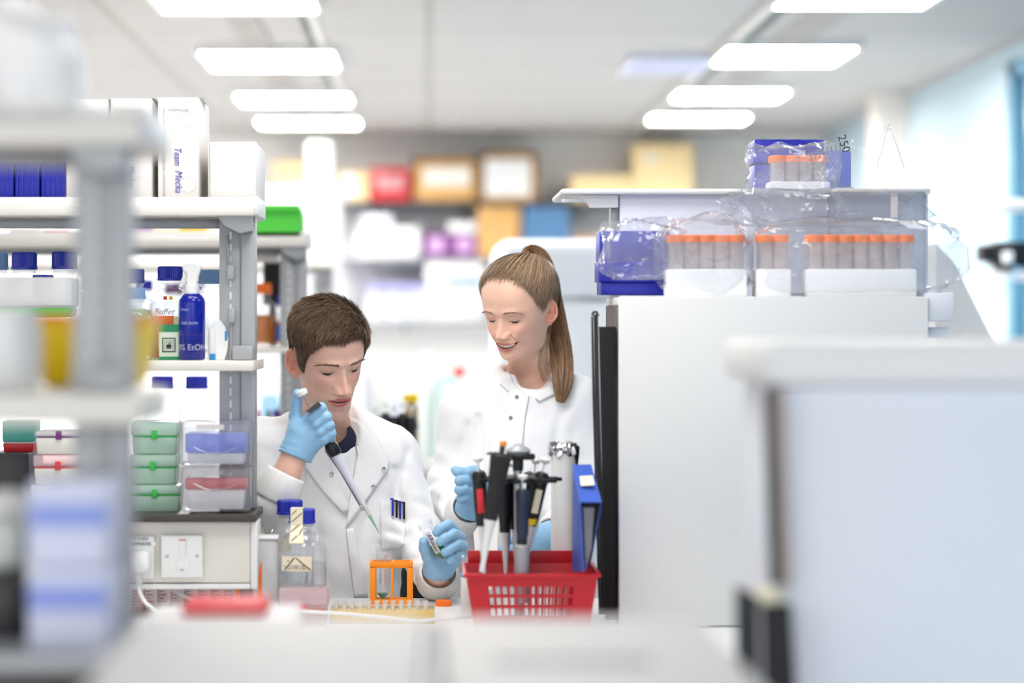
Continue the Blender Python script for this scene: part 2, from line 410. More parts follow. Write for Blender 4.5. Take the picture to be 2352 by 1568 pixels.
for k in range(2): lamp(-.25, .35, 3.3+1.2*k, 3.9+1.2*k, 'added unseen fill lamp above the bench of the two people, %s one' % ('nearer' if k == 0 else 'farther'), 'added fill lamps over the work bench', 'difffill')  # unseen pair of lamps, added to light the two people from front and above
def channel(xa, xb, xc, xd, lab):
    t = thing('ceiling_channel', lab, 'ceiling duct', ((xa+xb)/2, 10, H-.01))
    part('slot', MB().box(xa, xb, 6.8, 14.5, H-.008, H), mat('duct_grey', (160, 154, 150), .7), t, True)
    part('dark_gap', MB().box(xc, xd, 6.8, 14.5, H-.006, H), mat('gap_dark', (60, 75, 72), .7), t, True)
    part('rail', MB().box(xc+.03 if xc > xa else xc-.06, xc+.06 if xc > xa else xc-.03, 6.8, 14.5, H-.01, H), M['cream'], t, True)
channel(-.77, -.65, -.49, -.468, 'long grey ventilation slot running between the left ceiling lamps')
channel(1.41, 1.57, 1.295, 1.32, 'long grey ventilation slot running between the right ceiling lamps')
t = thing('air_conditioner', 'pale lilac air vent unit set in the ceiling', 'air conditioner', (1.1, 10.8, H-.04))
part('housing', MB().box(.86, 1.24, 10.4, 11.0, H-.035, H, .004), M['lav'], t, True)
part('grille', MB().box(.89, 1.21, 10.5, 10.9, H-.04, H-.034), mat('vent_lilac', (186, 188, 214), .6), t, True)
# ================================================================ benches and shelving
def wbox(px0, px1, py0, py1, Y, dep, r=.003):
    """box whose front face at depth Y covers the given picture rectangle"""
    return MB().box(XX(px0, Y), XX(px1, Y), Y, Y+dep, ZZ(py1, Y), ZZ(py0, Y), r)
def bx(mb, px0, px1, py0, py1, Y, dep, r=.003): return mb.box(XX(px0, Y), XX(px1, Y), Y, Y+dep, ZZ(py1, Y), ZZ(py0, Y), r)
BZ = .941   # bench height
def bench(x0, x1, y0, y1, label, m='white'):
    t = thing('lab_bench', label, 'bench', ((x0+x1)/2, (y0+y1)/2, 0))
    part('worktop', MB().box(x0, x1, y0, y1, BZ-.03, BZ, .003), M[m], t, True)
    part('cupboard', MB().box(x0+.02, x1-.02, y0+.05, y1-.05, .08, BZ-.03, .002), M['white'], t, True)
    part('plinth', MB().box(x0+.04, x1-.04, y0+.1, y1-.1, 0, .08), M['aluD'], t, True)
    return t
bench(-1.7, 1.6, 4.35, 5.30, 'white bench under the orange tube rack and the red basket')
bench(-2.2, .5, 6.55, 7.35, 'white bench in the row behind the man')
bench(-2.2, .9, 9.0, 9.8, 'white bench two rows behind the man')
bench(-1.6, 2.3, 13.9, 14.9, 'white bench along the back wall')

def shelf_row(Y, xe, uw, label, tops, mid, low, xl, cap=True, dep=.3, z0=BZ, slots=True, uo=.001):
    """one run of bench shelving; tops/mid/low = (upper, lower) heights of each board"""
    t = thing('shelving_unit', label, 'shelving', (xe-.3, Y+.2, z0))
    for nm, (za, zb) in (('top_shelf', tops), ('middle_shelf', mid)):
        s = part('shelf', MB().box(xl, xe, Y, Y+dep, zb, za, .003), M['cream'], t, True)
        s['label'] = nm.replace('_', ' ')
        if nm == 'top_shelf': part('edge_strip', MB().box(xl, xe+.004, Y+.05, Y+.065, za, za+.018, .002).box(xe-.002, xe+.006, Y+.02, Y+dep-.03, zb+.002, za+.018, .002), M['white'], s, True)
    for k in range(2):
        xr = xe-uo-k*(xe-xl-.1); yy = Y+.07
        u = part('upright', MB().box(xr-uw, xr-.032, yy, yy+.04, z0+.003, tops[1]-.002, .002).box(xr-.030, xr, yy-.008, yy+.042, z0+.003, tops[1]-.002, .003), M['alu'], t, True)
        if slots and k == 0:
            sl = MB()
            for j in range(34):
                z = z0+.06+j*.025
                if z < tops[1]-.03: sl.box(xr-uw+.022, xr-uw+.026, yy-.0015, yy+.002, z, z+.015)
            part('slots', sl, M['white'], u, True, kind='stuff')
            part('groove', MB().box(xr-.032, xr-.030, yy-.002, yy+.03, z0+.01, tops[1]-.002), M['aluD'], u, True)
            part('bracket', MB().prism([(xr-.075, tops[1]), (xr-.004, tops[1]), (xr-.004, tops[1]-.03), (xr-.03, tops[1]-.035), (xr-.06, tops[1]-.02)], Y+.02, Y+.06), M['alu'], t, True); part('bracket', MB().box(xr-.045, xr-.002, Y+.02, Y+.06, mid[0]+.001, mid[0]+.03, .003), M['alu'], t, True)
    part('crossbeam', MB().box(xl, xe-uw+.004, Y+.1, Y+.13, tops[1]-.022, tops[1]-.002, .002), M['aluD'], t, True)
    return t
zt = (ZZ(470, 4.95), ZZ(495, 4.95)); zm = (ZZ(828, 4.95), ZZ(852, 4.95)); XE = XX(583, 4.95)
shelf_row(4.95, XE, .076, 'cream shelves with slotted grey post beside the man', zt, zm, None, -1.65, z0=ZZ(1180, 4.9)+.001, slots=True)
shelf_row(2.86, XX(322, 2.86), .072, 'blurred cream shelving with thick grey post in the left foreground', (ZZ(272, 2.86), ZZ(330, 2.86)), (ZZ(905, 2.86), ZZ(975, 2.86)), None, -.95, z0=.942, slots=True, uo=.018)
shelf_row(6.75, XX(703, 6.75), .076, 'white shelving with grey post holding the bright green box', (ZZ(545, 6.75), ZZ(566, 6.75)), (ZZ(797, 6.75), ZZ(811, 6.75)), None, -2.2, slots=True)
shelf_row(8.95, XX(765, 8.95), .076, 'far shelving with grey post behind the green box', (ZZ(594, 8.95), ZZ(612, 8.95)), (ZZ(790, 8.95), ZZ(802, 8.95)), None, -2.2, slots=False)
bench(-.98, -.37, 2.6, 3.3, 'grey bench under the foreground shelving post', 'alu')

# raised service ledge with sockets
t = thing('service_ledge', 'cream socket panel with dark ledge top under the tip boxes', 'service ledge', (-.9, 5.0, BZ+.06))
part('ledge_top', MB().box(-1.65, XX(588, 4.9), 4.89, 5.12, ZZ(1197, 4.9), ZZ(1180, 4.9), .002), M['darktop'], t, True)
part('front_panel', MB().box(-1.65, XX(575, 4.92), 4.92, 5.0, ZZ(1338, 4.92), ZZ(1198, 4.92), .002), M['cream'], t, True)
part('end_cap', MB().box(XX(576, 4.92), XX(592, 4.92), 4.915, 5.01, ZZ(1352, 4.92), ZZ(1198, 4.92), .002).box(-1.65, XX(575, 4.92), 4.915, 5.0, ZZ(1352, 4.92), ZZ(1340, 4.92), .002), M['white'], t, True)
def socket(px0, px1, py0, py1, Y, label, sw):
    t = thing('socket_plate', label, 'socket', P((px0+px1)/2, py1, Y))
    part('plate', MB().box(XX(px0, Y), XX(px1, Y), Y-.009, Y, ZZ(py1, Y), ZZ(py0, Y), .004), M['whiteP'], t, True)
    cx = (px0+px1)/2
    if sw:
        part('switch', wbox(cx-9, cx+9, py0+12, py0+46, Y-.013, .005), M['white'], t, True)
        part('red_marker', wbox(cx-8, cx+8, py0+11, py0+13, Y-.0135, .004, 0), M['redL'], t, True)
        part('fuse_holder', wbox(cx-15, cx+15, py0+61, py0+80, Y-.0115, .004), M['white'], t, True)
        sc_ = [(cx-35, py0+49), (cx+34, py0+48), (cx, py0+79)]
    else: sc_ = [(cx+32, py0+48)]
    for (a, b) in sc_:
        q = P(a, b, Y-.010); part('screw', MB().sphere(q, (.0035, .002, .0035), 10), M['steel'], t, True)
    return t
part('leg', MB().box(XX(555, 5.03), XX(588, 5.03), 5.03, 5.08, BZ+.001, ZZ(1198, 4.92), .002), M['alu'], t, True)
socket(370, 467, 1228, 1326, 4.915, 'white switched fuse plate on the socket panel', True)
s2 = socket(258, 356, 1230, 1328, 4.915, 'white socket plate holding the plug, partly behind the grey post', False)
writing(s2, 'SWITCH FUSED', .008, P(310, 1237, 4.904)-s2.location, M['inkd'], name='lettering')
part('label_strip', wbox(290, 357, 1243, 1254, 4.9055, .001, 0), M['white'], s2, True)
writing(s2, 'FRIDGE/FREEZER', .0085, P(316, 1249, 4.9045)-s2.location, M['inkd'], name='lettering', wid=.055)
t = thing('power_plug', 'white three pin plug with cable in the socket panel', 'plug', P(318, 1315, 4.9))
part('plug_body', MB().box(XX(296, 4.86), XX(342, 4.86), 4.862, 4.904, ZZ(1318, 4.86), ZZ(1268, 4.86), .012), M['whiteP'], t, True)
rb = MB()
for k in range(5): rb.box(XX(312, 4.87), XX(326, 4.87), 4.875, 4.89, ZZ(1327+k*5, 4.87), ZZ(1323.5+k*5, 4.87), .001)
rb.box(XX(315, 4.87), XX(323, 4.87), 4.878, 4.887, ZZ(1350, 4.87), ZZ(1318, 4.87))
part('strain_relief', rb, M['whiteP'], t, True)
cp = [P(319, 1345, 4.88), P(323, 1365, 4.86), P(335, 1385, 4.84), P(358, 1403, 4.8), P(385, 1420, 4.74), P(420, 1437, 4.66), P(470, 1450, 4.6)]
for q in cp: q.z = max(q.z, BZ+.006)
part('cable', MB().tube(cp, .0038, 8), M['whiteP'], t, True)
cb = [P(395, 1355, 5.02), P(430, 1372, 4.98), P(470, 1388, 4.9), P(560, 1402, 4.8), P(650, 1401, 4.8), P(730, 1405, 4.8), P(800, 1409, 4.8), P(880, 1416, 4.75), P(960, 1425, 4.7), P(1040, 1418, 4.75), P(1110, 1412, 4.8)]
for i, q in enumerate(cb): q.z = max(q.z, BZ+.004)
cbs = []
for i in range(len(cb)-1):
    for k in range(4): cbs.append(cb[i].lerp(cb[i+1], k/4))
solo('power_cable', MB().tube(cbs, .0035, 8), M['whiteP'], 'pale grey cable lying along the bench in front of the yellow rack', 'cable')

# ================================================================ bottles
def bottle(D, Ht, capm, label, loc, liquid=None, lvl=.5, capr=None, neck=None, name='glass_bottle', group=None, rz=0, capw=.054, cat='bottle'):
    r = D/2; t = thing(name, label, cat, loc, rz, group); cr = capw/2; ch = .026 if capw > .04 else .02; hb = Ht-ch
    pr = [(r*.55, .004), (r*.9, 0), (r, .006)]; sh = hb-.022-(r-cr*.7)*1.15
    pr += [(r, sh*.5), (r, sh)]
    for k in range(1, 9):
        a = k/8*PI/2; pr.append((cr*.72+(r-cr*.72)*(1-math.sin(a)*.0-(1-math.cos(a)))*1.0 if False else cr*.72+(r-cr*.72)*(math.cos(a)*.55+(1-k/8)*.45), sh+(hb-.020-sh)*(math.sin(a)*.6+k/8*.4)))
    pr += [(cr*.72, hb-.012), (cr*.86, hb-.010), (cr*.86, hb)]
    part('body', MB().lathe(pr, 40, caps=False), M['glass'], t, angle=60)
    cpm = MB().lathe([(cr*.98, hb-.002), (cr*.985, hb+ch-.003), (cr*.9, hb+ch)], 48, rib=.05, ribn=36).lathe([(cr*1.04, hb-.004), (cr*1.04, hb+.001)], 40)
    part('cap', cpm, M[capm], t, angle=30)
    part('pouring_ring', MB().lathe([(cr*.9, hb-.010), (cr*.92, hb-.005)], 32), M['glass'], t)
    if liquid:
        L = Ht*lvl; q = [(r*.5, .007), (r*.93, .008)]+[(min(rr, r)*.955, z) for rr, z in pr[3:] if z < L]
        rl = np.interp(L, [z for _, z in pr[2:]], [x for x, _ in pr[2:]])*.955
        q.append((rl, L)); part('liquid', MB().lathe(q, 40), M[liquid], t, angle=60)
    return t
def paper_on(root, D, z0, z1, a0, a1, m, name='label', grow=1.012):
    v = []; f = []; n = 14; r = D/2*grow
    for k in range(n+1):
        a = a0+(a1-a0)*k/n
        for z in (z0, z1): v.append((r*math.cos(a), r*math.sin(a), z))
    for k in range(n): f.append((2*k, 2*k+2, 2*k+3, 2*k+1))
    return part(name, MB().add(v, f), m, root)
F0 = -PI/2
# bottles on the bench before the man
def onbench(px, Y, z=BZ): return Vector((XX(px, Y), Y, z))
b1 = bottle(.101, .222, 'cap', 'clear glass bottle with striped tape on its blue cap, in front', onbench(694, 4.97), 'water', .50, group=None)
paper_on(b1, .101, .128-.03, .128-.0, F0-.9, F0+.45, M['tape'], 'tape_label')
for k, (a0, z0, a1, z1) in enumerate(((-.7, .100, -.25, .126), (-.2, .126, .2, .108), (.2, .108, .4, .100))):
    part('tape_stripe', MB().tube([(.0517*math.cos(F0+a0+(a1-a0)*s/4), .0517*math.sin(F0+a0+(a1-a0)*s/4), z0+(z1-z0)*s/4) for s in range(5)], .0012, 5), M['brown'], b1)
writing(b1, '21/01/21', .012, (-.012, -.0522, .106), M['inkd'], shear=.3, mirror=True, name='handwriting')
writing(b1, '1 x', .010, (-.022, -.0500, .120), M['inkd'], mirror=True, name='handwriting')
writing(b1, 'B', .014, (.022, -.0485, .062), M['inkd'], name='lettering')
writing(b1, '500ml', .010, (.012, -.0515, .085), M['inkd'], rot=PI/2, name='lettering')
tp = MB(); tz = [(-.0285, .150), (-.0285, .196), (-.0282, .221)]
tp.box(-.022, .003, -.031, -.0295, .190, .224).box(-.022, .003, -.031, .0, .2235, .2245)
tp.add([(-.022, -.030, .192), (.003, -.030, .192), (.006, -.047, .155), (-.024, -.047, .155)], [(0, 1, 2, 3)])
part('tape_strip', tp, M['tape'], b1)
for (x0, z0, x1, z1) in ((-.020, .197, .001, .215), (-.021, .178, -.004, .192), (-.020, .212, -.010, .221), (-.020, .160, -.008, .170), (-.004, .172, .002, .184)):
    def yy(z): return -.0318 if z > .192 else -.0315-(.192-z)/.037*.017
    part('tape_stripe', MB().tube([(x0, yy(z0), z0), (x1, yy(z1), z1)], .0008, 5), M['brown'], b1)
b2 = bottle(.101, .232, 'cap', 'clear glass bottle with blue cap half hidden behind the striped bottle', onbench(666, 5.075), 'water', .45)
paper_on(b2, .101, .13, .155, F0-.7, F0+.1, M['tape'], 'tape_label')
writing(b2, '5ml', .014, (-.02, -.048, .143), M['ink'], name='handwriting', mirror=True)
b3 = bottle(.086, .215, 'cap', 'clear bottle with blue cap and striped tape behind the shelf post', onbench(580, 5.17), 'water', .5)
b3t = MB().add([(.0, -.030, .19), (.022, -.024, .19), (.030, -.034, .14), (.0, -.0436, .14)], [(0, 1, 2, 3)]); part('tape_strip', b3t, M['tape'], b3)
for k in range(3): part('tape_stripe', MB().tube([(.003, -.0375-.002*k, .150+.014*k-.004), (.020, -.033, .162+.012*k)], .0008, 5), M['brown'], b3)
# squeeze container
t = thing('plastic_canister', 'milky white plastic canister standing left of the striped bottle', 'canister', onbench(612, 4.985))
part('body', MB().taper(-.026, .026, -.03, .03, 0, .158, 1.12, .012), M['milky'], t); part('rim', MB().box(-.024, .026, -.026, .026, .158, .166, .004), M['whiteP'], t)
part('pouring_spout', MB().tube([(-.012, -.034, .02), (-.010, -.034, .09), (-.008, -.034, .115)], [.0045, .003, .001], 8), M['ocap'], t, label='orange pointed tip')
# bottles on the middle shelf of the near run
ZM = zm[0]+.0005
def onmid(px, Y): return Vector((XX(px, Y), Y, ZM))
bk = bottle(.086, .196, 'cap', 'glass bottle with blue cap and handwriting behind the spray bottle', onmid(391, 5.13), 'water', .62)
writing(bk, 'Buffer', .018, (-.008, -.0445, .10), M['inkd'], shear=.3, name='handwriting')
for k, c in enumerate(('redL', 'yellow')): part('hazard_mark', MB().box(-.010+k*.012, -.002+k*.012, -.0415, -.041, .125, .133), M[c], bk)
bottle(.086, .19, 'capl', 'glass bottle with pale blue cap right of the spray bottle', onmid(485, 5.17), 'water', .5)
bottle(.086, .19, 'cap', 'glass bottle with blue cap just right of the foreground post', onmid(303, 5.10), 'mint', .55)
bottle(.07, .15, 'capl', 'short bottle with pale blue cap beside the foreground post', onmid(312, 5.02), 'mint', .7, capw=.04)
bottle(.086, .185, 'cap', 'glass bottle with blue cap, second one from the left picture edge', onmid(56, 5.115), 'water', .3).scale = (1, 1, 1.22)
bottle(.086, .185, 'cap', 'glass bottle with blue cap just left of the foreground post', onmid(148, 5.14), 'water', .3).scale = (1, 1, 1.23)
bottle(.086, .185, 'capl', 'glass bottle with pale blue cap at the left picture edge', onmid(-10, 5.20), 'water', .3).scale = (1, 1, 1.23)
bottle(.07, .178, 'cap', 'lower bottle with blue cap between two taller blue capped bottles', onmid(99, 5.10), 'water', .3, capw=.045)
for (x, y, tx, lb) in ((373, 862, 'water', 'glass bottle with blue cap below the shelf, left of its twin'), (452, 858, 'water', 'glass bottle with blue cap below the shelf, nearer the post')):
    b = bottle(.09, .21, 'cap', lb, Vector((XX(x, 5.9), 5.9, ZZ(862, 5.9)-.2115)), 'amber' if x < 400 else 'water', .4)
# spray bottle
t = thing('spray_bottle', 'cobalt blue ethanol spray bottle with white trigger head', 'spray bottle', onmid(441, 5.0))
part('body', MB().lathe([(.024, 0), (.0275, .004), (.0275, .118), (.0265, .126), (.020, .134), (.014, .138), (.014, .142)], 40), M['spray'], t, angle=60)
part('liquid', MB().lathe([(.024, .003), (.026, .005), (.026, .044)], 32), mat('spray_liquid', (18, 26, 110), .2), t)
part('collar', MB().lathe([(.0155, .137), (.0155, .152), (.0135, .158)], 32, rib=.04, ribn=20), M['whiteP'], t)
hd = part('spray_head', MB().prism([(-.010, .155), (.011, .155), (.012, .168), (.017, .182), (.020, .190), (.018, .194), (.005, .199), (-.014, .199), (-.019, .193), (-.018, .185), (-.010, .180)], -.009, .009), M['whiteP'], t)
bv = hd.modifiers.new('b', 'BEVEL'); bv.width = .003; bv.segments = 3
part('trigger', MB().tube([(-.010, 0, .184), (-.015, 0, .172), (-.022, 0, .155), (-.0235, 0, .150)], [.005, .0045, .004, .003], 8, .7), M['whiteP'], t)
part('dip_tube', MB().tube([(0, 0, .01), (0, 0, .14)], .0018, 6), M['plastic'], t)
wht = mat('white_lettering', (236, 238, 250), .5)
def curved_text(root, body, size, D, z, a, m, name='lettering', mirror=False):
    me = text_mesh(body, size); R = D/2*1.01
    for v in me.vertices:
        x = v.co.x*(-1 if mirror else 1); q = F0+a+x/R; v.co = Vector((R*math.cos(q), R*math.sin(q), z+v.co.y))
    return link(name, me, m, root)
curved_text(t, '70% EtOH', .0175, .055, .026, -.12, wht); curved_text(t, '100% EtOH', .008, .055, .076, -.15, wht); curved_text(t, 'Water', .007, .055, .104, -.5, wht)
part('print_line', MB().lathe([(.0277, .052), (.0277, .053)], 32, caps=False), M['inkd'], t)
# cartons on the middle shelf
t = thing('carton', 'green and pale carton with a square tip rack icon beside the spray bottle', 'carton', onmid(388, 5.0))
part('box', MB().box(-.0205, .0205, 0, .044, 0, .073, .001), mat('pale_green_card', (205, 218, 200), .6), t)
part('green_band', MB().box(-.0208, .0208, -.0005, .0443, 0, .007).box(-.0208, .0208, -.0005, .0443, .058, .0735).prism([(-.0208, .0735), (-.0208, .058), (-.012, .064)], -.0007, .0), mat('carton_green', (30, 130, 84), .6), t)
ic = MB().box(-.014, .014, -.0010, -.0004, .016, .046, .0003); part('icon_frame', ic, M['blackM'], t)
part('icon_field', MB().box(-.0115, .0115, -.0014, -.0008, .019, .0435), mat('icon_pale', (205, 218, 200), .6), t)
dd = MB()
for i in range(5):
    for j in range(5):
        if 1 <= i <= 3 and 0 < j < 3: continue
        dd.lathe([(.0014, -.0018), (.0014, -.001)], 8, M=Matrix.Translation((-.0085+i*.00425, 0, .023+j*.0042)) @ Matrix.Rotation(PI/2, 4, 'X') @ Matrix.Translation((0, 0, .0028)))
dd.sphere((-.002, -.0018, .0285), (.0038, .0006, .0044)).sphere((.002, -.0018, .0285), (.0038, .0006, .0044)).sphere((.0015, -.0018, .0348), (.001, .0005, .002)); part('icon_fruit_and_dots', dd, M['blackM'], t)
t = thing('carton', 'orange carton with vertical white lettering behind the green carton', 'carton', onmid(378, 5.048))
part('box', MB().box(-.030, .018, 0, .028, 0, .092, .001), mat('orange_card', (232, 112, 44), .6), t)
part('side_print', MB().box(.0182, .032, .002, .026, 0, .09, .001), M['tape'], t)
writing(t, 'NEBiolabs', .0125, (-.010, -.0008, .048), wht, rot=-PI/2)
part('white_edge', MB().box(-.031, .018, -.0006, 0, 0, .004), M['white'], t)
# hand held labeller
t = thing('tape_dispenser', 'white rounded hand dispenser with blue strip beside the post', 'dispenser', onmid(503, 5.02))
pts = [(-.022, 0), (-.024, .03), (-.022, .066), (-.010, .082), (.004, .082), (.014, .068), (.020, .045), (.019, .02), (.012, 0)]
part('body', MB().prism(pts, -.012, .012), M['whiteP'], t); part('grip', MB().box(-.019, -.007, -.016, -.012, .012, .064, .002), M['white'], t)
part('blue_strip', MB().box(-.018, -.006, -.017, -.0155, 0, .013, .001).box(.013, .018, -.0135, -.0122, .04, .06, .001), mat('cyan_plastic', (30, 130, 190), .4), t)
# cable clipped on the post
t = thing('hanging_lead', 'grey lead clipped along the slotted shelf post', 'cable', P(528, 795, 5.05))
part('lead', MB().tube([P(519, 540, 5.015), P(524, 575, 5.01), P(528, 612, 5.01)], .0026, 8), M['alu'], t, True); part('lead', MB().tube([P(533, 735, 5.01), P(531, 760, 5.01), P(530, 823, 5.0)], .0026, 8), M['alu'], t, True)
part('clip', wbox(521, 538, 608, 642, 5.0, .014), M['alu'], t, True); part('clip', wbox(524, 540, 708, 742, 5.0, .014), M['alu'], t, True)
# boxes on the top shelf
ZT = zt[0]+.0005
def onto(px, Y): return Vector((XX(px, Y), Y, ZT))
def tallbox(px0, px1, py0, Y, label, hw=None, wid=None):
    x0, x1 = XX(px0, Y), XX(px1, Y); hgt = ZZ(py0, Y)-ZT; t = thing('card_box', label, 'box', Vector(((x0+x1)/2, Y, ZT))); w2 = (x1-x0)/2
    part('box', MB().box(-w2, w2, 0, .24, 0, hgt, .0015), M['paper'], t)
    part('lid_flap', MB().box(w2+.0003, w2+.0012, .004, .23, .002, hgt-.002).add([(w2-.004, .0, hgt), (w2+.006, .02, hgt+.002), (w2+.010, .12, hgt-.008), (w2, .12, hgt)], [(0, 1, 2, 3)]), M['paper'], t)
    writing(t, 'BIOplastics', .0095, (0, -.0008, hgt-.026), M['printp'] , rot=PI, name='printed_lettering')
    if hw:
        for j, (s_, dx, dz) in enumerate(hw): writing(t, s_, .021, (dx, -.0009, dz), M['ink'], rot=-PI/2, shear=.25, name='handwriting', wid=(.036, .046)[j])
        writing(t, 'MANUFACTURER OF SUPERIOR CONSUMABLES', .0062, (-w2+.012, -.0008, hgt*.47), M['printp'], rot=-PI/2, wid=hgt*.86, name='printed_lettering')
    hx = MB()
    for (cx, cz, R) in ((.012, hgt*.80, .017), (-.020, hgt*.66, .015), (.02, hgt*.2, .018)):
        for k in range(6):
            a, b = PI/3*k, PI/3*(k+1)
            p, q = Vector((cx+R*math.sin(a), -.0003, cz+R*math.cos(a))), Vector((cx+R*math.sin(b), -.0003, cz+R*math.cos(b)))
            if max(abs(p.x), abs(q.x)) < w2: hx.tube([p, q], .0005, 4)
    part('hexagon_print', hx, M['print'], t); return t
tallbox(152, 248, 228, 5.04, 'tall white carton, leftmost of the three carton row on the top shelf')
tallbox(254, 348, 226, 5.04, 'tall white carton with blue handwriting, half hidden by the foreground shelf end', (('Team', -.004, .126), ('Mecker', 0, .062)))
tallbox(363, 457, 224, 5.04, 'tall white carton with handwriting Team Mecka, rightmost of the three', (('Team', -.002, .105), ('Mecka', 0, .052)))
t = thing('card_box', 'plain white box at the right end of the top shelf', 'box', onto(538, 5.03))
part('box', MB().box(XX(482, 5.03)-XX(538, 5.03), XX(588, 5.03)-XX(538, 5.03), 0, .28, 0, ZZ(326, 5.03)-ZT, .002), M['paper'], t)
part('flap_edge', MB().box(XX(480, 5.03)-XX(538, 5.03)-.001, XX(481, 5.03)-XX(538, 5.03), .0, .2, 0, ZZ(329, 5.03)-ZT, 0), M['cream'], t)
for k, (a, b) in enumerate(((-40, 32), (34, 92), (94, 156))):
    t = thing('blue_file_box', 'ribbed deep blue storage box, %s of three on the top shelf' % ['leftmost', 'middle', 'rightmost'][k], 'box', onto((a+b)/2, 5.05), group='blue boxes on the top shelf')
    x0, x1 = XX(a, 5.05)-t.location.x, XX(b, 5.05)-t.location.x
    q = MB().box(x0, x1-.002, .004, .18, 0, ZZ(372, 5.05)-ZT, .002); part('body', q, M['blue'], t)
    q = MB()
    for j in range(5): xx = x0+(x1-x0)*(j+.3)/5; q.box(xx, xx+.004, 0, .005, .001, ZZ(374, 5.05)-ZT, .001)
    part('ribs', q, M['blue'], t)
# background bits seen between top and middle shelf: boxes on the next run's top shelf
zc = ZZ(545, 6.75)+.001
for i, (a, b, h_, m) in enumerate(((290, 345, 30, 'lilac'), (350, 405, 22, 'cardL'), (410, 470, 34, 'yellow'), (475, 520, 18, 'cream'), (20, 90, 24, 'paper'), (100, 160, 20, 'redT'))):
    col = ['pink', 'pale orange', 'yellow', 'cream', 'white', 'reddish'][i]
    solo('storage_box', MB().box(XX(a, 6.85), XX(b, 6.85), 6.85, 7.05, zc, zc+h_/FP*6.85, .004), M[m], 'small blurred %s box on the far shelf seen under the top shelf' % col, 'box')

# ================================================================ tip boxes and racks
def tipbox(px0, px1, py0, py1, Y, dep, base, tips, lid, split, label, group=None, name='pipette_tip_box', latch=True, tipc=None):
    x0, x1 = XX(px0, Y), XX(px1, Y); z0, z1 = ZZ(py1, Y), ZZ(py0, Y); w2 = (x1-x0)/2; hh = z1-z0; zs = hh*split
    t = thing(name, label, 'tip box', Vector(((x0+x1)/2, Y, z0)), 0, group)
    part('base', MB().taper(-w2*.97, w2*.97, .002, dep-.002, .0005, zs, .94, .003), M[base], t)
    part('tray', MB().box(-w2*.93, w2*.93, .004, dep-.004, zs-.001, zs+.003, .001), M[tips], t)
    q = MB(); n = max(4, int(2*w2/.0095))
    for i in range(n):
        for j in range(3):
            xx = -w2*.88+2*w2*.88*i/(n-1); yy = .008+j*.012; q.lathe([(.0008, zs*.25), (.0028, zs+.006)], 6, cx=xx, cy=yy)
    part('pipette_tips', q, M[tipc or 'milky'], t, kind='stuff')
    part('lid', MB().box(-w2, w2, 0, dep, zs+.003, hh-.0003, .004), M[lid], t)
    if latch: part('latch', MB().box(-.006, .006, -.003, .0, zs-.004, zs+.014, .001), M[tips], t)
    return t
tipbox(302, 407, 968, 1043, 4.98, .09, 'greenT', 'green', 'greenT', .52, 'pale green tip box, topmost of the stack of three', tipc='greenT')
tipbox(298, 405, 1044, 1113, 4.98, .09, 'greenT', 'green', 'greenT', .55, 'pale green tip box, middle of the stack of three', tipc='greenT')
tipbox(296, 414, 1114, 1179, 4.97, .09, 'greenT', 'green', 'greenT', .62, 'pale green tip box, bottom of the stack of three', tipc='greenT')
for (y0, y1, tint, lb, cover) in ((967, 1071, 'blueT', 'clear tip box with blue lid, upper one beside the post', (995, 1040)), (1072, 1175, 'redT', 'clear tip box with red lid, lower one beside the post', (1098, 1124))):
    Y = 4.90; x0, x1 = XX(415, Y), XX(574, Y); t = thing('pipette_tip_box', lb, 'tip box', Vector(((x0+x1)/2, Y, ZZ(y1, Y)))); w2 = (x1-x0)/2; hh = ZZ(y0, Y)-ZZ(y1, Y); zb = t.location.z
    part('case', MB().box(-w2, w2, 0, .10, 0, hh-.0004, .005), M['plastic'], t)
    part('inner_lid', MB().box(-w2*.88, w2*.88, .006, .094, ZZ(cover[1], Y)-zb, ZZ(cover[0], Y)-zb, .004), M[tint], t)
    part('inner_base', MB().taper(-w2*.84, w2*.84, .008, .092, .004, ZZ(cover[1], Y)-zb-.001, .95, .003), M['milky'], t)
    q = MB()
    for i in range(12):
        for j in range(3): q.lathe([(.0012, .01), (.0024, ZZ(cover[1], Y)-zb+.004)], 6, cx=-w2*.72+w2*1.44*i/11, cy=.014+j*.012)
    part('pipette_tips', q, M['white'], t, kind='stuff')
    hnd = [(-w2*.62+w2*1.24*k/8, -.001, ZZ(cover[1], Y)-zb+.012-.014*math.sin(PI*k/8)) for k in range(9)]
    part('handle', MB().tube(hnd, .0018, 6), M['plastic'], t); part('latch', MB().box(-.008, .008, -.003, 0, ZZ(cover[1], Y)-zb-.004, ZZ(cover[1], Y)-zb+.003, .001), M['plastic'], t)
    part('top_label', MB().box(-w2*.55, w2*.25, -.0006, 0, hh-.017, hh-.007), M['print'] if tint == 'blueT' else M['plastic'], t)
tipbox(80, 190, 990, 1044, 4.96, .09, 'cream', 'purple', 'milky', .72, 'cream tip box with purple top edge, on the red lidded box')
tipbox(76, 190, 1045, 1112, 4.96, .09, 'cream', 'redL', 'pinkT', .55, 'cream tip box with red edge under the purple edged one')
tipbox(5, 78, 966, 1040, 5.3, .09, 'redL', 'white', 'teal', .3, 'blurred box with teal lid and red base at the left edge', latch=False)
solo('red_box', wbox(192, 258, 995, 1058, 5.06, .1), M['red'], 'dark red plastic box behind the small tube rack', 'box')
tipbox(192, 275, 1060, 1110, 4.97, .08, 'pale_blue', 'white', 'plastic', .3, 'small clear box of white caps on pale blue base', latch=False, tipc='white')
# blocks these boxes stand on
solo('clear_box', wbox(70, 262, 1113, 1179, 4.96, .12), M['milky'], 'low milky box under the red edged tip box', 'box')
solo('grey_block', wbox(-20, 66, 1041, 1179, 5.3-.06, .2), M['dgrey'], 'dark grey block under the teal lidded box', 'box')
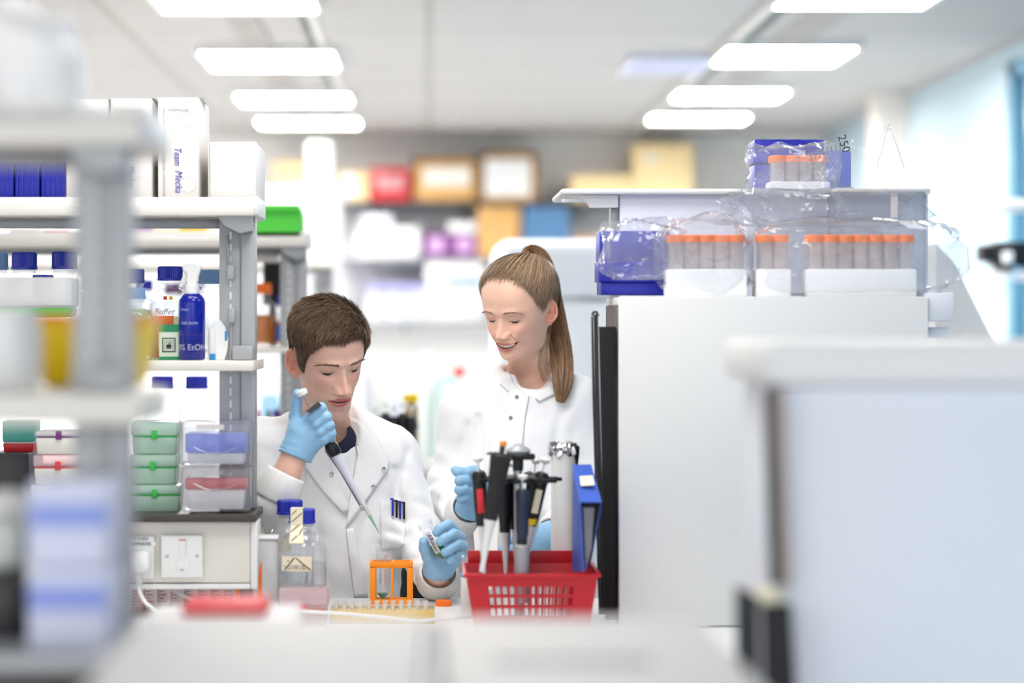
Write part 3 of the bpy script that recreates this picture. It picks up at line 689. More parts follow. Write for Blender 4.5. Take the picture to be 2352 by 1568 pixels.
# large rack left of the post, on the middle shelf
tipbox(-20, 165, 636, 728, 4.97, .1, 'green', 'milky', 'milky', .24, 'large milky tip rack with bright green base at the left edge', latch=False)
solo('white_box', wbox(-20, 165, 729, 827, 4.97, .1), M['cream'], 'pale box under the green based tip rack', 'box')
solo('red_carton', wbox(45, 92, 790, 832, 4.93-.03, .05), M['red'], 'small dark red carton behind the yellow bin', 'carton')
# dish of pink-lidded tips on the bench, yellow tube rack, red tray
tipbox(640, 752, 1352, 1440, 4.82, .085, 'pinkT', 'redL', 'pinkT', .42, 'pinkish clear tip box with red base in front of the glass bottles')
def yellow_rack():
    Y = 4.86; x0, x1 = XX(757, Y), XX(998, Y); t = thing('tube_rack', 'low yellow rack of small clear tubes on the bench', 'tube rack', Vector(((x0+x1)/2, Y, BZ))); w2 = (x1-x0)/2
    top = ZZ(1402, Y)-BZ; part('tray', MB().box(-w2, w2, 0, .09, 0, top, .002), M['yellowT'], t)
    part('tray_floor', MB().box(-w2+.003, w2-.003, .004, .086, .002, top*.6, .001), M['yellow'], t)
    q = MB()
    for i in range(12):
        for j in range(6): q.lathe([(.0035, top), (.0045, top+.010), (.0052, top+.0115)], 10, cx=-w2+.012+i*(2*w2-.03)/11, cy=.01+.014*j)
    part('small_tubes', q, M['milky'], t, kind='stuff')
yellow_rack()
solo('red_tray', MB().box(XX(415, 3.4), XX(612, 3.4), 3.4, 3.52, ZZ(1418, 3.4), ZZ(1387, 3.4), .01), M['redL'], 'blurred red tray lying in the foreground left of the bottles', 'tray')
t = thing('shelf_support', 'white ledge under the red tray', 'ledge', (XX(510, 3.4), 3.46, BZ)); 
part('ledge', MB().box(XX(330, 3.38), XX(680, 3.38), 3.38, 3.56, BZ-.25, ZZ(1418, 3.4), .004), M['white'], t, True)
# packets of wrapped pipettes under the socket panel
for k in range(8):
    Y = 5.06; a = 302+k*31; c = 'tape' if k % 3 == 0 else 'pinkT'
    t = thing('pipette_packet', 'wrapped measuring pipette, %s from the left in the bundle under the socket panel' % ['first', 'second', 'third', 'fourth', 'fifth', 'sixth', 'seventh', 'eighth'][k], 'pipette', Vector((XX(a+14, Y), Y, BZ)), 0, 'wrapped pipettes under the socket panel')
    part('wrapper', MB().box(-.013, .013, 0, .16, 0, .056, .003), M['milky'] if k % 2 else M['pinkT'], t)
    q = MB()
    for j in range(7): q.box(-.010, -.002 if j % 2 else .004, -.0012, -.0004, .006+j*.007, .0075+j*.007)
    part('scale_marks', q, M['redL'] if k % 2 else M['inkd'], t)
solo('orange_strip', wbox(543, 551, 1352, 1402, 5.02, .02, .001), M['orange'], 'narrow orange strip standing among the pipette packets', 'strip')
# ================================================================ rack, tubes and cap on the bench
t = thing('tube_rack', 'bright orange square frame rack holding one clear tube', 'tube rack', Vector((XX(899, 5.18), 5.18, BZ)))
Wk = (XX(948, 5.18)-XX(849, 5.18))/2; Hk = ZZ(1290, 5.18)-BZ
def fr(mb, y0, y1, s, k):
    mb.box(-Wk*k, Wk*k, y0, y1, 0, s*1.0, .001).box(-Wk*k, Wk*k, y0, y1, Hk-s*1.3, Hk, .001).box(-Wk*k, -Wk*k+s*1.2, y0, y1, s*.8, Hk-s, .001).box(Wk*k-s*1.2, Wk*k, y0, y1, s*.8, Hk-s, .001).box(-.001, .004, y0, y1, s*.8, Hk-s, .0005)
q = MB(); fr(q, 0, .003, .0105, 1); part('front_frame', q, M['orange'], t)
q = MB(); fr(q, .044, .047, .0105, .985); part('back_frame', q, M['orange'], t)
part('top_plate', MB().box(-Wk, -Wk+.006, .003, .044, Hk-.003, Hk).box(Wk-.006, Wk, .003, .044, Hk-.003, Hk).box(0, .006, .003, .044, Hk-.003, Hk).box(-Wk, -Wk+.002, .003, .044, .004, .011).box(Wk-.002, Wk, .003, .044, .004, .011), M['orange'], t)
def falcon(label, loc, D=.0285, L=.115, cap='ocap', group=None, liq=None, lvl=.2, body='glass'):
    r = D/2; t = thing('centrifuge_tube', label, 'tube', loc, 0, group)
    part('body', MB().lathe([(.0015, 0), (.004, .001), (r*.96, .0155), (r, .017), (r, L-.012), (r*1.06, L-.011), (r*1.06, L)], 28, caps=False), M[body], t, angle=50)
    if cap: part('cap', MB().lathe([(r*1.18, L-.009), (r*1.2, L+.004), (r*1.1, L+.0055)], 28, rib=.03, ribn=30), M[cap], t)
    if liq: rr = r*.93; part('liquid', MB().lathe([(.002, .002), (min(rr, .004+(rr-.004)*min(1, lvl*L/.0155)), min(lvl*L, .0155))]+([(rr, lvl*L)] if lvl*L > .0155 else []), 24), M[liq], t, angle=50)
    return t
ft = falcon('clear open tube with green liquid in its tip, standing in the orange rack', Vector((XX(879, 5.2), 5.203, ZZ(1377, 5.2))), cap=None, liq='greenL', lvl=.125)
q = MB()
for k in range(9): q.box(.003, .008 if k % 2 else .010, -.0145, -.0140, .030+k*.008, .0306+k*.008)
part('scale_marks', q, M['inkd'], ft)
paper_on(ft, .0285, .03, .1, F0+.15, F0+.75, film('label_pink', (255, 215, 205), .45), 'label')
writing(ft, 'CORNING Cen', .006, (-.004, -.0148, .055), M['inkd'], rot=PI/2)
for k in range(4): part('thread', MB().lathe([(.0155, .104+k*.0028), (.0158, .1045+k*.0028), (.0155, .105+k*.0028)], 28, caps=False), M['plastic'], ft)
oc = MB().lathe([(.0172, 0), (.0176, .002), (.0176, .011), (.0165, .0125)], 40, rib=.04, ribn=44)
solo('screw_lid', oc.mesh('screw_lid', angle=30), M['ocap'], 'loose orange ribbed screw cap lying on the bench right of the rack', 'cap', Vector((0, 0, 0))).location = Vector((XX(1019, 5.16), 5.16, BZ))

# graduated cylinder covered in foil, beside the binder
t = thing('measuring_cylinder', 'tall white cylinder with crumpled foil over its mouth', 'cylinder', Vector((XX(1294, 4.95), 4.95, BZ)))
part('body', MB().lathe([(.036, 0), (.027, .012), (.0255, .02), (.0255, ZZ(1030, 4.95)-BZ)], 36), M['foam'], t)
hz = ZZ(1014, 4.95)-BZ; v = []; f = []; n = 40
for j, (rr, z) in enumerate(((.0005, hz), (.018, hz-.001), (.027, hz-.003), (.029, hz-.010), (.0295, hz-.018), (.029, hz-.026))):
    for k in range(n):
        a = 2*PI*k/n; jit = NR.normal(0, .0026) if j > 1 else NR.normal(0, .0005)
        zz = z + (NR.normal(0, .001) if j < 5 else -(.028 if -0.9 < math.sin(a-.6) and math.cos(a) > .55 else 0)+.004*math.sin(7*a))
        v.append(((rr+jit)*math.cos(a), (rr+jit)*math.sin(a), zz))
for j in range(5):
    for k in range(n): k2 = (k+1) % n; f.append((j*n+k, j*n+k2, (j+1)*n+k2, (j+1)*n+k))
part('foil_cover', MB().add(v, f), M['foil'], t, angle=12)

# small white and blue canister left of the basket
t = thing('wash_bottle', 'small white tub with pale blue band left of the red basket', 'tub', Vector((XX(1079, 5.0), 4.98, BZ)))
part('body', MB().box(-.019, .019, -.015, .02, 0, .082, .004), M['whiteP'], t); part('band', MB().box(-.0185, .0185, -.0145, .0195, .082, .088, .003), M['pale_blue'], t)
part('top', MB().box(-.017, .017, -.013, .018, .088, .125, .004), M['plastic'], t)
solo('paper_sheet', MB().add([(XX(1098, 5.1), 5.05, BZ+.03), (XX(1140, 5.1), 5.1, BZ+.05), (XX(1148, 5.1), 5.2, BZ+.23), (XX(1090, 5.1), 5.22, BZ+.15)], [(0, 1, 2, 3)]).add([(XX(1098, 5.1), 5.052, BZ+.03), (XX(1140, 5.1), 5.102, BZ+.05), (XX(1148, 5.1), 5.202, BZ+.23), (XX(1090, 5.1), 5.222, BZ+.15)], [(3, 2, 1, 0)]), M['paper'], 'white paper sheet leaning behind the pipette stand', 'paper')

# ================================================================ red basket
def basket():
    Y = 4.70; x0, x1 = XX(1064, Y), XX(1380, Y); zt_ = ZZ(1318, Y); t = thing('plastic_basket', 'red perforated plastic basket in front of the pipette stand', 'basket', Vector(((x0+x1)/2, Y+.1, BZ)))
    w2 = (x1-x0)/2; hh = zt_-BZ; dp = .105; kb = .86
    def pt(s, u, v, top=hh):   # s side 0 front 1 right 2 back 3 left; u -1..1 ; v 0..1 height
        k = kb+(1-kb)*v; a = (w2-.006)*k; b = dp*k; z = v*top
        return [(u*a, -b, z), (a, u*b, z), (-u*a, b, z), (-a, -u*b, z)][s]
    q = MB()
    for s in range(4):
        nu = 13 if s % 2 == 0 else 7; us = [-1+2*i/(nu*2) for i in range(nu*2+1)]; edges = []
        lo, hi = (-.70, .70)
        nh = 12 if s % 2 == 0 else 6; ub = [-1]; 
        for i in range(nh):
            a = lo+(hi-lo)*i/nh; g = (hi-lo)/nh; ub += [a+.001, a+g*.68]
        ub.append(1)
        vb = [0, .08]
        for i in range(4): a = .10+i*.185; vb += [a, a+.135]
        vb += [1.0]; vb = sorted(vb)
        for i in range(len(ub)-1):
            for j in range(len(vb)-1):
                hole = (i % 2 == 1) and (j >= 2 and j % 2 == 0) and 0 < i < len(ub)-2 and j < len(vb)-2
                if hole: continue
                A = [pt(s, ub[i], vb[j]), pt(s, ub[i+1], vb[j]), pt(s, ub[i+1], vb[j+1]), pt(s, ub[i], vb[j+1])]
                q.add(A, [(0, 1, 2, 3)])
    q.add([pt(0, -1, 0), pt(0, 1, 0), pt(2, -1, 0), pt(2, 1, 0)], [(0, 1, 2, 3)])
    me = q.mesh('b', smooth=False); o = part('body', me, M['red'], t); md = o.modifiers.new('s', 'SOLIDIFY'); md.thickness = .0022; md.offset = 0
    r = MB(); W = w2; D2 = dp+.006
    r.box(-W, W, -D2-.003, -D2+.005, hh-.006, hh+.002, .002).box(-W, W, D2-.005, D2+.003, hh-.006, hh+.002, .002).box(-W, -W+.007, -D2, D2, hh-.006, hh+.002, .002).box(W-.007, W, -D2, D2, hh-.006, hh+.002, .002)
    part('rim', r, M['red'], t)
    hr = MB().box(-W+.012, W-.012, D2-.005, D2+.001, hh, hh+.026, .002); part('raised_back_edge', hr, M['red'], t)
basket()
# blue ring binder standing behind the basket
t = thing('ring_binder', 'blue ring binder with cream spine label standing in the red basket', 'binder', P(1347, 1400, 4.76))
A = [P(1315, 1067, 4.82), P(1358, 1066, 4.84), P(1382, 1152, 4.70), P(1332, 1152, 4.68)]
B = [P(1313, 1312, 4.70), P(1350, 1312, 4.74)]
def slab(pts, d, M_=None):
    pts = [Vector(p) for p in pts]; n = (pts[1]-pts[0]).cross(pts[2]-pts[1]).normalized()*d; k = len(pts)
    return MB().add(pts+[p+n for p in pts], [tuple(range(k))[::-1], tuple(range(k, 2*k))]+[(i, (i+1) % k, (i+1) % k+k, i+k) for i in range(k)])
part('spine', slab(A, .002), M['binder'], t, True)
part('cover', slab([A[0], A[3], P(1340, 1312, 4.68), P(1314, 1312, 4.80)], .002), M['binder'], t, True)
part('cover', slab([A[2], P(1381, 1170, 4.72), P(1354, 1306, 4.80), P(1350, 1306, 4.84), P(1372, 1140, 4.84)], .002), M['binder'], t, True)
part('pages', slab([P(1340, 1166, 4.72), P(1365, 1166, 4.73), P(1358, 1260, 4.76), P(1346, 1310, 4.75)], .01), mat('page_edges', (150, 148, 148), .7), t, True)
part('inside', slab([P(1333, 1156, 4.725), P(1378, 1156, 4.735), P(1352, 1300, 4.79), P(1340, 1300, 4.77)], .004), M['blackM'], t, True)
part('spine_label', slab([P(1331, 1094, 4.765), P(1361, 1092, 4.775), P(1366, 1114, 4.738), P(1334, 1116, 4.732)], -.0006), M['tape'], t, True)

# ================================================================ pipettes and their stand
def pipette(label, T_, Ls=.115, body='navy', but='whiteP', hw=.013, lab=None, group='pipettes hanging on the stand', name='pipette', top='whiteP', fat=False):
    """axis along local z, plunger up; origin at the handle's lower end"""
    t = thing(name, label, 'pipette', (0, 0, 0), 0, group); t.matrix_world = T_
    part('handle', MB().lathe([(.0085, -.004), (.0105, .0), (hw, .03), (hw*1.05, .075), (hw*1.15, .095), (hw*.8, .102)], 24), M[body], t)
    part('finger_hook', MB().tube([(0, .004, .098), (0, .02, .101), (0, .034, .096), (0, .040, .090)], [.006, .0055, .005, .003], 8, .5), M[body], t)
    part('plunger', MB().lathe([(.0018, .100), (.0018, .122)], 10).lathe([(.006, .120), (.0095, .124), (.010, .128), (.007, .131)], 20), M[but], t)
    if fat: shp = [(.0145, -.12), (.0145, -.01), (.009, -.004)]; 
    else: shp = [(.0024, -.004-Ls), (.0035, -.004-Ls*.75), (.0058, -.004-Ls*.45), (.0075, -.016), (.0085, -.004)]
    part('shaft', MB().lathe(shp, 20), M[top], t)
    part('collar', MB().lathe([(.0108, -.006), (.0112, .006)], 24, rib=.05, ribn=18), M['black'], t)
    part('tip_ejector', MB().tube([(.010, 0, .03), (.0115, 0, -.01), (.0085, 0, -.04), (.0066, 0, -.07)], [.0022, .0022, .0018, .0016], 6), M['steel'], t)
    if lab: part('label_panel', MB().box(-.0065, .0065, -hw*1.06-.001, -hw*.98, .02, .068, .0006), M[lab], t)
    return t
def frame_from(a, b, roll=0):
    """matrix with local z running from b (lower) up to a, origin at b"""
    z = (Vector(a)-Vector(b)).normalized(); x = Vector((1, 0, 0)); x = (x-z*x.dot(z)).normalized(); y = z.cross(x)
    R = Matrix((x, y, z)).transposed().to_4x4() @ Matrix.Rotation(roll, 4, 'Z'); return Matrix.Translation(Vector(b)) @ R
Yc = 4.80
t = thing('pipette_stand', 'black carousel stand with round top holding the pipettes', 'pipette stand', Vector((XX(1190, Yc), Yc, BZ+.004)))
zz = lambda py: ZZ(py, Yc)-BZ
part('base', MB().lathe([(.07, 0), (.07, .008), (.055, .014), (.012, .018)], 40), M['dgrey'], t)
part('column', MB().lathe([(.008, .016), (.008, zz(1050))], 20), M['steel'], t)
part('knob', MB().lathe([(.010, zz(1052)), (.022, zz(1046)), (.026, zz(1040)), (.020, zz(1030)), (.008, zz(1024))], 28), M['alu'], t)
hd = part('upper_bracket', MB().box(-.028, .034, -.012, .012, zz(1060), zz(1046), .004).lathe([(.010, zz(1085)), (.011, zz(1058))], 20), M['black'], t)
dk = MB().lathe([(.03, zz(1112)), (.052, zz(1108)), (.052, zz(1100)), (.03, zz(1096))], 36)
for k in range(6):
    a = 2*PI*k/6+.3; R = Matrix.Rotation(a, 4, 'Z'); dk.box(.045, .088, -.016, -.009, zz(1110), zz(1101), .002, M=R).box(.045, .088, .009, .016, zz(1110), zz(1101), .002, M=R)
part('carousel', dk, M['black'], t)
gn = 'pipettes hanging on the stand'
pipette('pipette with red label panel at the left of the stand', frame_from(P(1100, 1095, 4.78), P(1106, 1200, 4.78), .0), body='black', lab='redL', but='whiteP')
pipette('pipette with pale label seen behind the stand, left of centre', frame_from(P(1158, 1085, 4.88), P(1160, 1215, 4.88), .6), body='black')
pipette('thick barrelled pipette hanging front and centre', frame_from(P(1200, 1100, 4.72), P(1199, 1243, 4.72)), body='navy', fat=True, hw=.0125, top='alu')
pipette('pipette with white printed label and yellow collar at right', frame_from(P(1240, 1115, 4.80), P(1222, 1200, 4.80)), body='black', lab='tape')
pipette('slim pipette behind the stand with white shaft', frame_from(P(1180, 1090, 4.9), P(1184, 1208, 4.9), .5), body='black')
pipette('pipette at the back right whose white button shows', frame_from(P(1228, 1080, 4.9), P(1214, 1200, 4.9), .5), body='black')
yc = P(1217, 1205, 4.79); solo('yellow_ring', MB().lathe([(.013, 0), (.0135, .012)], 20).mesh('yr'), M['yellow'], 'small yellow ring at the foot of the right pipette', 'ring', Vector((0, 0, 0))).location = yc
t = thing('large_pipette', 'big matte black pipette with orange topped plunger, nearest of all', 'pipette', (0, 0, 0)); t.matrix_world = frame_from(P(1152, 1040, 4.68), P(1127, 1190, 4.68))
LL = (P(1152, 1040, 4.68)-P(1127, 1190, 4.68)).length
part('handle', MB().lathe([(.011, -.004), (.014, 0), (.0155, LL*.3), (.0185, LL*.7), (.021, LL*.95), (.015, LL)], 24), M['blackM'], t)
part('finger_hook', MB().tube([(0, 0, LL*.93), (-.022, 0, LL*.97), (-.028, 0, LL*.95)], [.007, .005, .003], 8, .6), M['blackM'], t)
part('plunger', MB().lathe([(.005, LL), (.0055, LL+.014)], 14), M['dgrey'], t); part('button', MB().lathe([(.006, LL+.014), (.007, LL+.020), (.006, LL+.023)], 16), M['orange'], t, label='orange plunger button')
part('shaft', MB().lathe([(.0045, -.105), (.006, -.06), (.009, -.02), (.013, -.003)], 18), M['whiteP'], t)

# ================================================================ right hand side: cabinets and shelf run
RY = 4.80
t = thing('storage_cabinet', 'plain white back panel of a bench cabinet under the bagged tubes', 'cabinet', Vector((XX(1780, RY), RY+.15, BZ)))
part('back_panel', MB().box(XX(1422, RY), XX(2133, RY), RY, RY+.02, BZ+.002, ZZ(681, RY), .003), M['white'], t, True)
part('top_board', MB().box(XX(1424, RY), XX(2133, RY), RY+.02, RY+.36, ZZ(700, RY), ZZ(681, RY)-.001, .002), M['white'], t, True)
part('end_rail', MB().box(XX(2135, RY), XX(2195, RY), RY+.01, RY+.3, ZZ(738, RY), ZZ(672, RY), .004).box(XX(2140, RY), XX(2192, RY), RY+.03, RY+.3, ZZ(775, RY), ZZ(752, RY), .003), M['cool'], t, True)
part('side_panel', MB().box(XX(1422, RY), XX(1422, RY)+.015, RY+.02, RY+.36, BZ+.002, ZZ(700, RY), .001), M['black'], t, True)
t = thing('shelving_unit', 'tall lavender backed shelf unit with white top shelf on the right', 'shelving', Vector((XX(1780, 5.22), 5.35, BZ)))
Y = 5.20
part('back_panel', MB().box(XX(1424, Y), XX(2132, Y), Y, Y+.02, BZ+.01, ZZ(446, Y), .003), M['lav'], t, True)
tsf = MB().box(XX(1290, Y-.04), XX(2134, Y), Y-.02, Y+.36, ZZ(446, Y)-.001, ZZ(434, Y), .005); part('top_shelf', tsf, M['white'], t, True)
part('shelf_bracket', MB().prism([(XX(1338, Y), ZZ(448, Y)), (XX(1420, Y), ZZ(448, Y)), (XX(1420, Y), ZZ(476, Y)), (XX(1356, Y), ZZ(476, Y))], Y+.0, Y+.03).box(XX(1292, Y), XX(1340, Y), Y+.0, Y+.02, ZZ(464, Y), ZZ(456, Y), .002), M['white'], t, True)
part('upright', MB().box(XX(1404, Y), XX(1424, Y), Y+.02, Y+.07, BZ+.01, ZZ(448, Y), .003), M['alu'], t, True)
# black blind-like panel with ribbed post
t = thing('black_side_panel', 'tall black panel with ribbed rounded edge beside the woman', 'panel', Vector((XX(1395, 4.9), 4.92, BZ)))
q = MB(); Yp = 4.9
for k, (dx, w_) in enumerate(((0, 5), (6, 4), (11, 5))):
    q.tube([P(1360+dx, 722+(k == 0)*4, Yp), P(1363+dx, 900, Yp), P(1378+dx, 1410, Yp)], [.0022, .0026, .0026], 8)
q.tube([P(1360, 724, Yp), P(1364, 716, Yp), P(1370, 716, Yp), P(1374, 726, Yp)], .0028, 8)
part('ribbed_edge', q, M['dgrey'], t, True)
part('panel', slab([P(1375, 750, Yp+.01), P(1423, 750, Yp+.01), P(1426, 1420, Yp+.01), P(1390, 1420, Yp+.01)], -.012), M['blackM'], t, True)
part('metal_strip', slab([P(1414, 855, Yp-.03), P(1420, 855, Yp-.03), P(1424, 1420, Yp-.03), P(1417, 1420, Yp-.03)], -.008), M['dgrey'], t, True)
# near right cabinet
Y = 3.0
t = thing('storage_cabinet', 'big blurred cabinet with thick white top in the right foreground', 'cabinet', Vector((XX(2150, Y), Y+.2, 0)))
part('top', MB().box(XX(1755, Y), 1.35, Y-.02, Y+.4, ZZ(885, Y), ZZ(783, Y), .01), M['white'], t, True)
part('front_panel', MB().box(XX(1797, Y), 1.3, Y, Y+.36, .05, ZZ(886, Y), .006), M['cool'], t, True)
part('plinth', MB().box(XX(1810, Y), 1.28, Y+.03, Y+.3, 0, .05), M['aluD'], t, True)
t = thing('black_side_panel', 'blurred black and grey ribbed edge strip on the foreground cabinet', 'panel', Vector((XX(1760, Y), Y, .9)))
part('upper_strip', slab([P(1752, 890, Y-.01), P(1772, 890, Y-.01), P(1790, 1340, Y-.01), P(1766, 1340, Y-.01)], -.02), M['dgrey'], t, True)
part('inner_strip', slab([P(1773, 890, Y-.008), P(1794, 890, Y-.008), P(1814, 1340, Y-.008), P(1791, 1340, Y-.008)], -.02), mat('taupe_strip', (160, 145, 138), .6), t, True)
q = MB()
for k in range(5): q.tube([P(1694+k*11, 1345+k*6, Y-.03), P(1697+k*11, 1600, Y-.03)], .0032, 8)
part('ribbed_edge', q, M['dgrey'], t, True)
part('lower_panel', slab([P(1748, 1385, Y-.02), P(1812, 1385, Y-.02), P(1826, 1620, Y-.02), P(1752, 1620, Y-.02)], -.02), M['blackM'], t, True)
part('knob', MB().sphere(P(1768, 1368, Y-.02), (.022, .02, .012), 16), M['tape'], t, True)

# foreground appliance across the bottom
t = thing('white_appliance', 'large blurred white appliance with two lids across the bottom of the picture', 'appliance', Vector((0, 2.4, 0)))
za = ZZ(1418, 2.75)
part('body', MB().box(XX(335, 2.75), XX(1612, 2.75), 2.0, 2.75, .02, za-.03, .03, 4), M['white'], t, True)
part('lid', MB().box(XX(330, 2.75), XX(978, 2.75), 2.0, 2.76, za-.03, za, .012, 3), M['paper'], t, True)
part('lid', MB().box(XX(1012, 2.75), XX(1618, 2.75), 2.0, 2.76, za-.03, za, .012, 3), M['paper'], t, True)
part('hinge_strip', MB().box(XX(979, 2.75), XX(1011, 2.75), 2.0, 2.74, za-.03, za-.004, .004), M['alu'], t, True)
yv = .343*FP/ (1530-VY); part('grip_slot', MB().box(XX(1135, yv), XX(1495, yv), yv-.012, yv+.012, za-.002, za+.0015, .001), M['dgrey'], t, True)

# ---------- bags, tubes and racks on the right
def crumple(c, s, seed, n=46, amp=.16, pw=.55, flat=True):
    v = []; f = []; R = n//2
    P0 = []
    for i in range(R+1):
        for k in range(n):
            a = PI*i/R; b = 2*PI*k/n; d = [math.sin(a)*math.cos(b), math.sin(a)*math.sin(b), math.cos(a)]
            P0.append([math.copysign(abs(x)**pw, x) for x in d])
    P0 = np.array(P0); sc_ = np.array(s)/2
    N = snoise(P0, 2.6, seed)*amp+np.abs(snoise(P0, 5.5, seed+1))*amp*.6; q = P0*(1+N[:, None]); q = q+np.stack([snoise(P0, 3.5, seed+5), snoise(P0, 3.5, seed+6), snoise(P0, 3.5, seed+7)], 1)*amp*.35
    if flat: q[:, 2] = np.maximum(q[:, 2], -.97)
    q = q*sc_+np.array(c)
    for i in range(R):
        for k in range(n): k2 = (k+1) % n; f.append((i*n+k, (i+1)*n+k, (i+1)*n+k2, i*n+k2))
    return MB().add([tuple(x) for x in q], f)
def bag(name, px0, px1, py0, py1, Y0, Y1, seed, label, m='bag', amp=.13):
    Ym = (Y0+Y1)/2; a, b = P(px0, py1, Ym), P(px1, py0, Ym)
    return solo(name, crumple(((a.x+b.x)/2, Ym, (a.z+b.z)/2), (b.x-a.x, Y1-Y0, b.z-a.z), seed, amp=amp), M[m], label, 'bag', angle=24)
ztop = ZZ(681, RY)
def rackrow(px0, n, rows, Ya, zb, lab, L=.115, racklab=None, rackh=.055, tubeL=None):
    x0 = XX(px0, Ya)
    for j in range(rows):
        for i in range(n):
            loc = Vector((x0+.0165+i*.0305, Ya+.018+j*.031, zb+.004+.0))
            l2 = lab.replace('tube', 'tube, %s from left, %s row,' % (['first', 'second', 'third', 'fourth', 'fifth', 'sixth', 'seventh'][i], 'front' if j == 0 else 'back'), 1)
            if not protos: protos.append(falcon(l2, loc, group='tubes'+lab.split('tube')[1], body='tubep', L=L))
            else: c = copy_tree(protos[0], loc=loc, label=l2); c['group'] = 'tubes'+lab.split('tube')[1]
    w_ = n*.0305+.004; solo('foam_rack', MB().box(x0-.004, x0+w_, Ya-.006, Ya+rows*.031+.006, zb, zb+rackh, .004), M['foam'], racklab, 'tube rack')
protos = []
rackrow(1536, 5, 2, 4.86, ztop+.0006, 'orange capped tube in left bag on cabinet', racklab='white foam tube rack in the left bag on the cabinet')
rackrow(1742, 2, 2, 4.86, ztop+.0006, 'orange capped tube of the narrow middle rack', racklab='narrow white foam tube rack between the two bagged racks')
rackrow(1856, 7, 2, 4.86, ztop+.0006, 'orange capped tube of the wide right rack', racklab='wide white foam tube rack under the tubes at right')
zt2 = ZZ(434, 5.2)+.0006
protos = []
rackrow(1772, 4, 2, 5.24, zt2, 'orange capped tube in the upper bag', racklab='white foam tube rack in the upper bag', rackh=.018, L=.066)
for j in range(1): pass
bag('plastic_bag', 1520, 1715, 500, 680, 4.84, 4.98, 3, 'clear crumpled bag around the left group of orange capped tubes')
bag('plastic_bag', 1385, 1560, 505, 645, 4.86, 4.98, 11, 'shiny clear bag spilling over the blue rack at the left end', 'bagw' if False else 'bag', .2)
bag('plastic_bag', 1728, 2190, 505, 680, 4.82, 5.0, 21, 'big clear crumpled bag around the wide row of orange capped tubes')
bag('plastic_bag', 1715, 1925, 345, 520, 5.06, 5.18, 31, 'clear crumpled bag around the upper orange capped tubes', 'bag', .22)
bag('plastic_bag', 1680, 2080, 440, 520, 5.02, 5.16, 41, 'loose heap of clear film draped below the upper tubes', 'bag', .3)
# stiff printed bag leaf rising to the right
lf = []
n = 14; v = []; f = []
for i in range(n+1):
    for j in range(7):
        s_, u_ = i/n, j/6; top = (1735+(2045-1735)*s_, 395+(284-395)*s_); bot = (1745+(2085-1745)*s_, 445-(445-425)*s_)
        x = top[0]+(bot[0]-top[0])*u_; y = top[1]+(bot[1]-top[1])*u_
        v.append(P(x, y, 5.215+.012*math.sin(3*s_+2*u_)+.004*math.sin(9*s_)))
for i in range(n):
    for j in range(6): a = i*7+j; f.append((a, a+1, a+8, a+7))
t = thing('printed_plastic_bag', 'large flat clear bag with black printed digits rising above the tubes', 'bag', P(1900, 436, 5.215))
part('film', MB().add(v, f), M['bag'], t, True)
mk = MB()
for k in range(9): a = P(1862+k*9.5, 352-k*3.3, 5.19); mk.tube([a, a+Vector((.002, 0, -.016))], .0007, 4)
part('tick_marks', mk, M['inkd'], t, True)
q_ = P(1938, 330, 5.19)-t.location; writing(t, '250', .026, q_, M['inkd'], rot=-1.25)
part('zip_edge', MB().tube([P(2014, 385, 5.2), P(2042, 286, 5.2), P(2062, 340, 5.2), P(2078, 388, 5.2)], .0009, 5), M['print'], t, True)
# blue racks
def bluerack(px0, px1, py0, py1, Y, dep, label):
    t = thing('blue_tube_rack', label, 'tube rack', P((px0+px1)/2, py1, Y)); x0, x1 = XX(px0, Y), XX(px1, Y); z0, z1 = ZZ(py1, Y), ZZ(py0, Y); h = z1-z0
    part('body', MB().box(x0, x1, Y, Y+dep, z0, z0+h*.5-.001, .003).box(x0-.003, x1+.003, Y-.003, Y+dep, z0+h*.52, z0+h*.74, .003).box(x0, x1, Y, Y+dep, z0+h*.74, z1, .003), M['blue'], t, True)
    q = MB()
    for i in range(4):
        for j in range(3): q.lathe([(.011, z1-.0005), (.011, z1+.0008)], 16, cx=x0+.02+i*(x1-x0-.04)/3, cy=Y+.02+j*(dep-.04)/2)
    part('holes', q, M['navy'], t, True)
bluerack(1733, 1893, 320, 434, 5.30, .11, 'deep blue tube rack behind the upper bag of tubes')
solo('blue_box', MB().box(XX(1896, 5.3), XX(1955, 5.3), 5.3, 5.4, zt2, ZZ(345, 5.3), .003), M['blueT'], 'translucent blue box behind the printed bag', 'box')
t = thing('blue_tube_rack', 'deep blue tube rack overhanging the left end of the white cabinet', 'tube rack', P(1410, 677, 4.99))
part('body', MB().box(XX(1377, 4.99), XX(1540, 4.99), 4.99, 5.1, ZZ(600, 4.99), ZZ(530, 4.99), .003).box(XX(1374, 4.99), XX(1542, 4.99), 4.985, 5.1, ZZ(648, 4.99), ZZ(600, 4.99), .003).box(XX(1379, 4.99), XX(1538, 4.99), 4.99, 5.1, ZZ(677, 4.99), ZZ(648, 4.99), .003), M['blue'], t, True)
# translucent storage box on right
t = thing('storage_box', 'clear plastic storage box at the right end behind the bags', 'box', P(2030, 681, 5.02))
part('body', MB().box(XX(1925, 5.02), XX(2128, 5.02), 5.02, 5.16, ztop+.0005, ZZ(440, 5.02), .006), M['plastic'], t, True); part('lid', MB().box(XX(1918, 5.02), XX(2135, 5.02), 5.01, 5.17, ZZ(440, 5.02), ZZ(432, 5.02), .003), M['milky'], t, True)
part('label', wbox(2046, 2062, 440, 500, 5.018, .001, 0), M['print'], t, True)
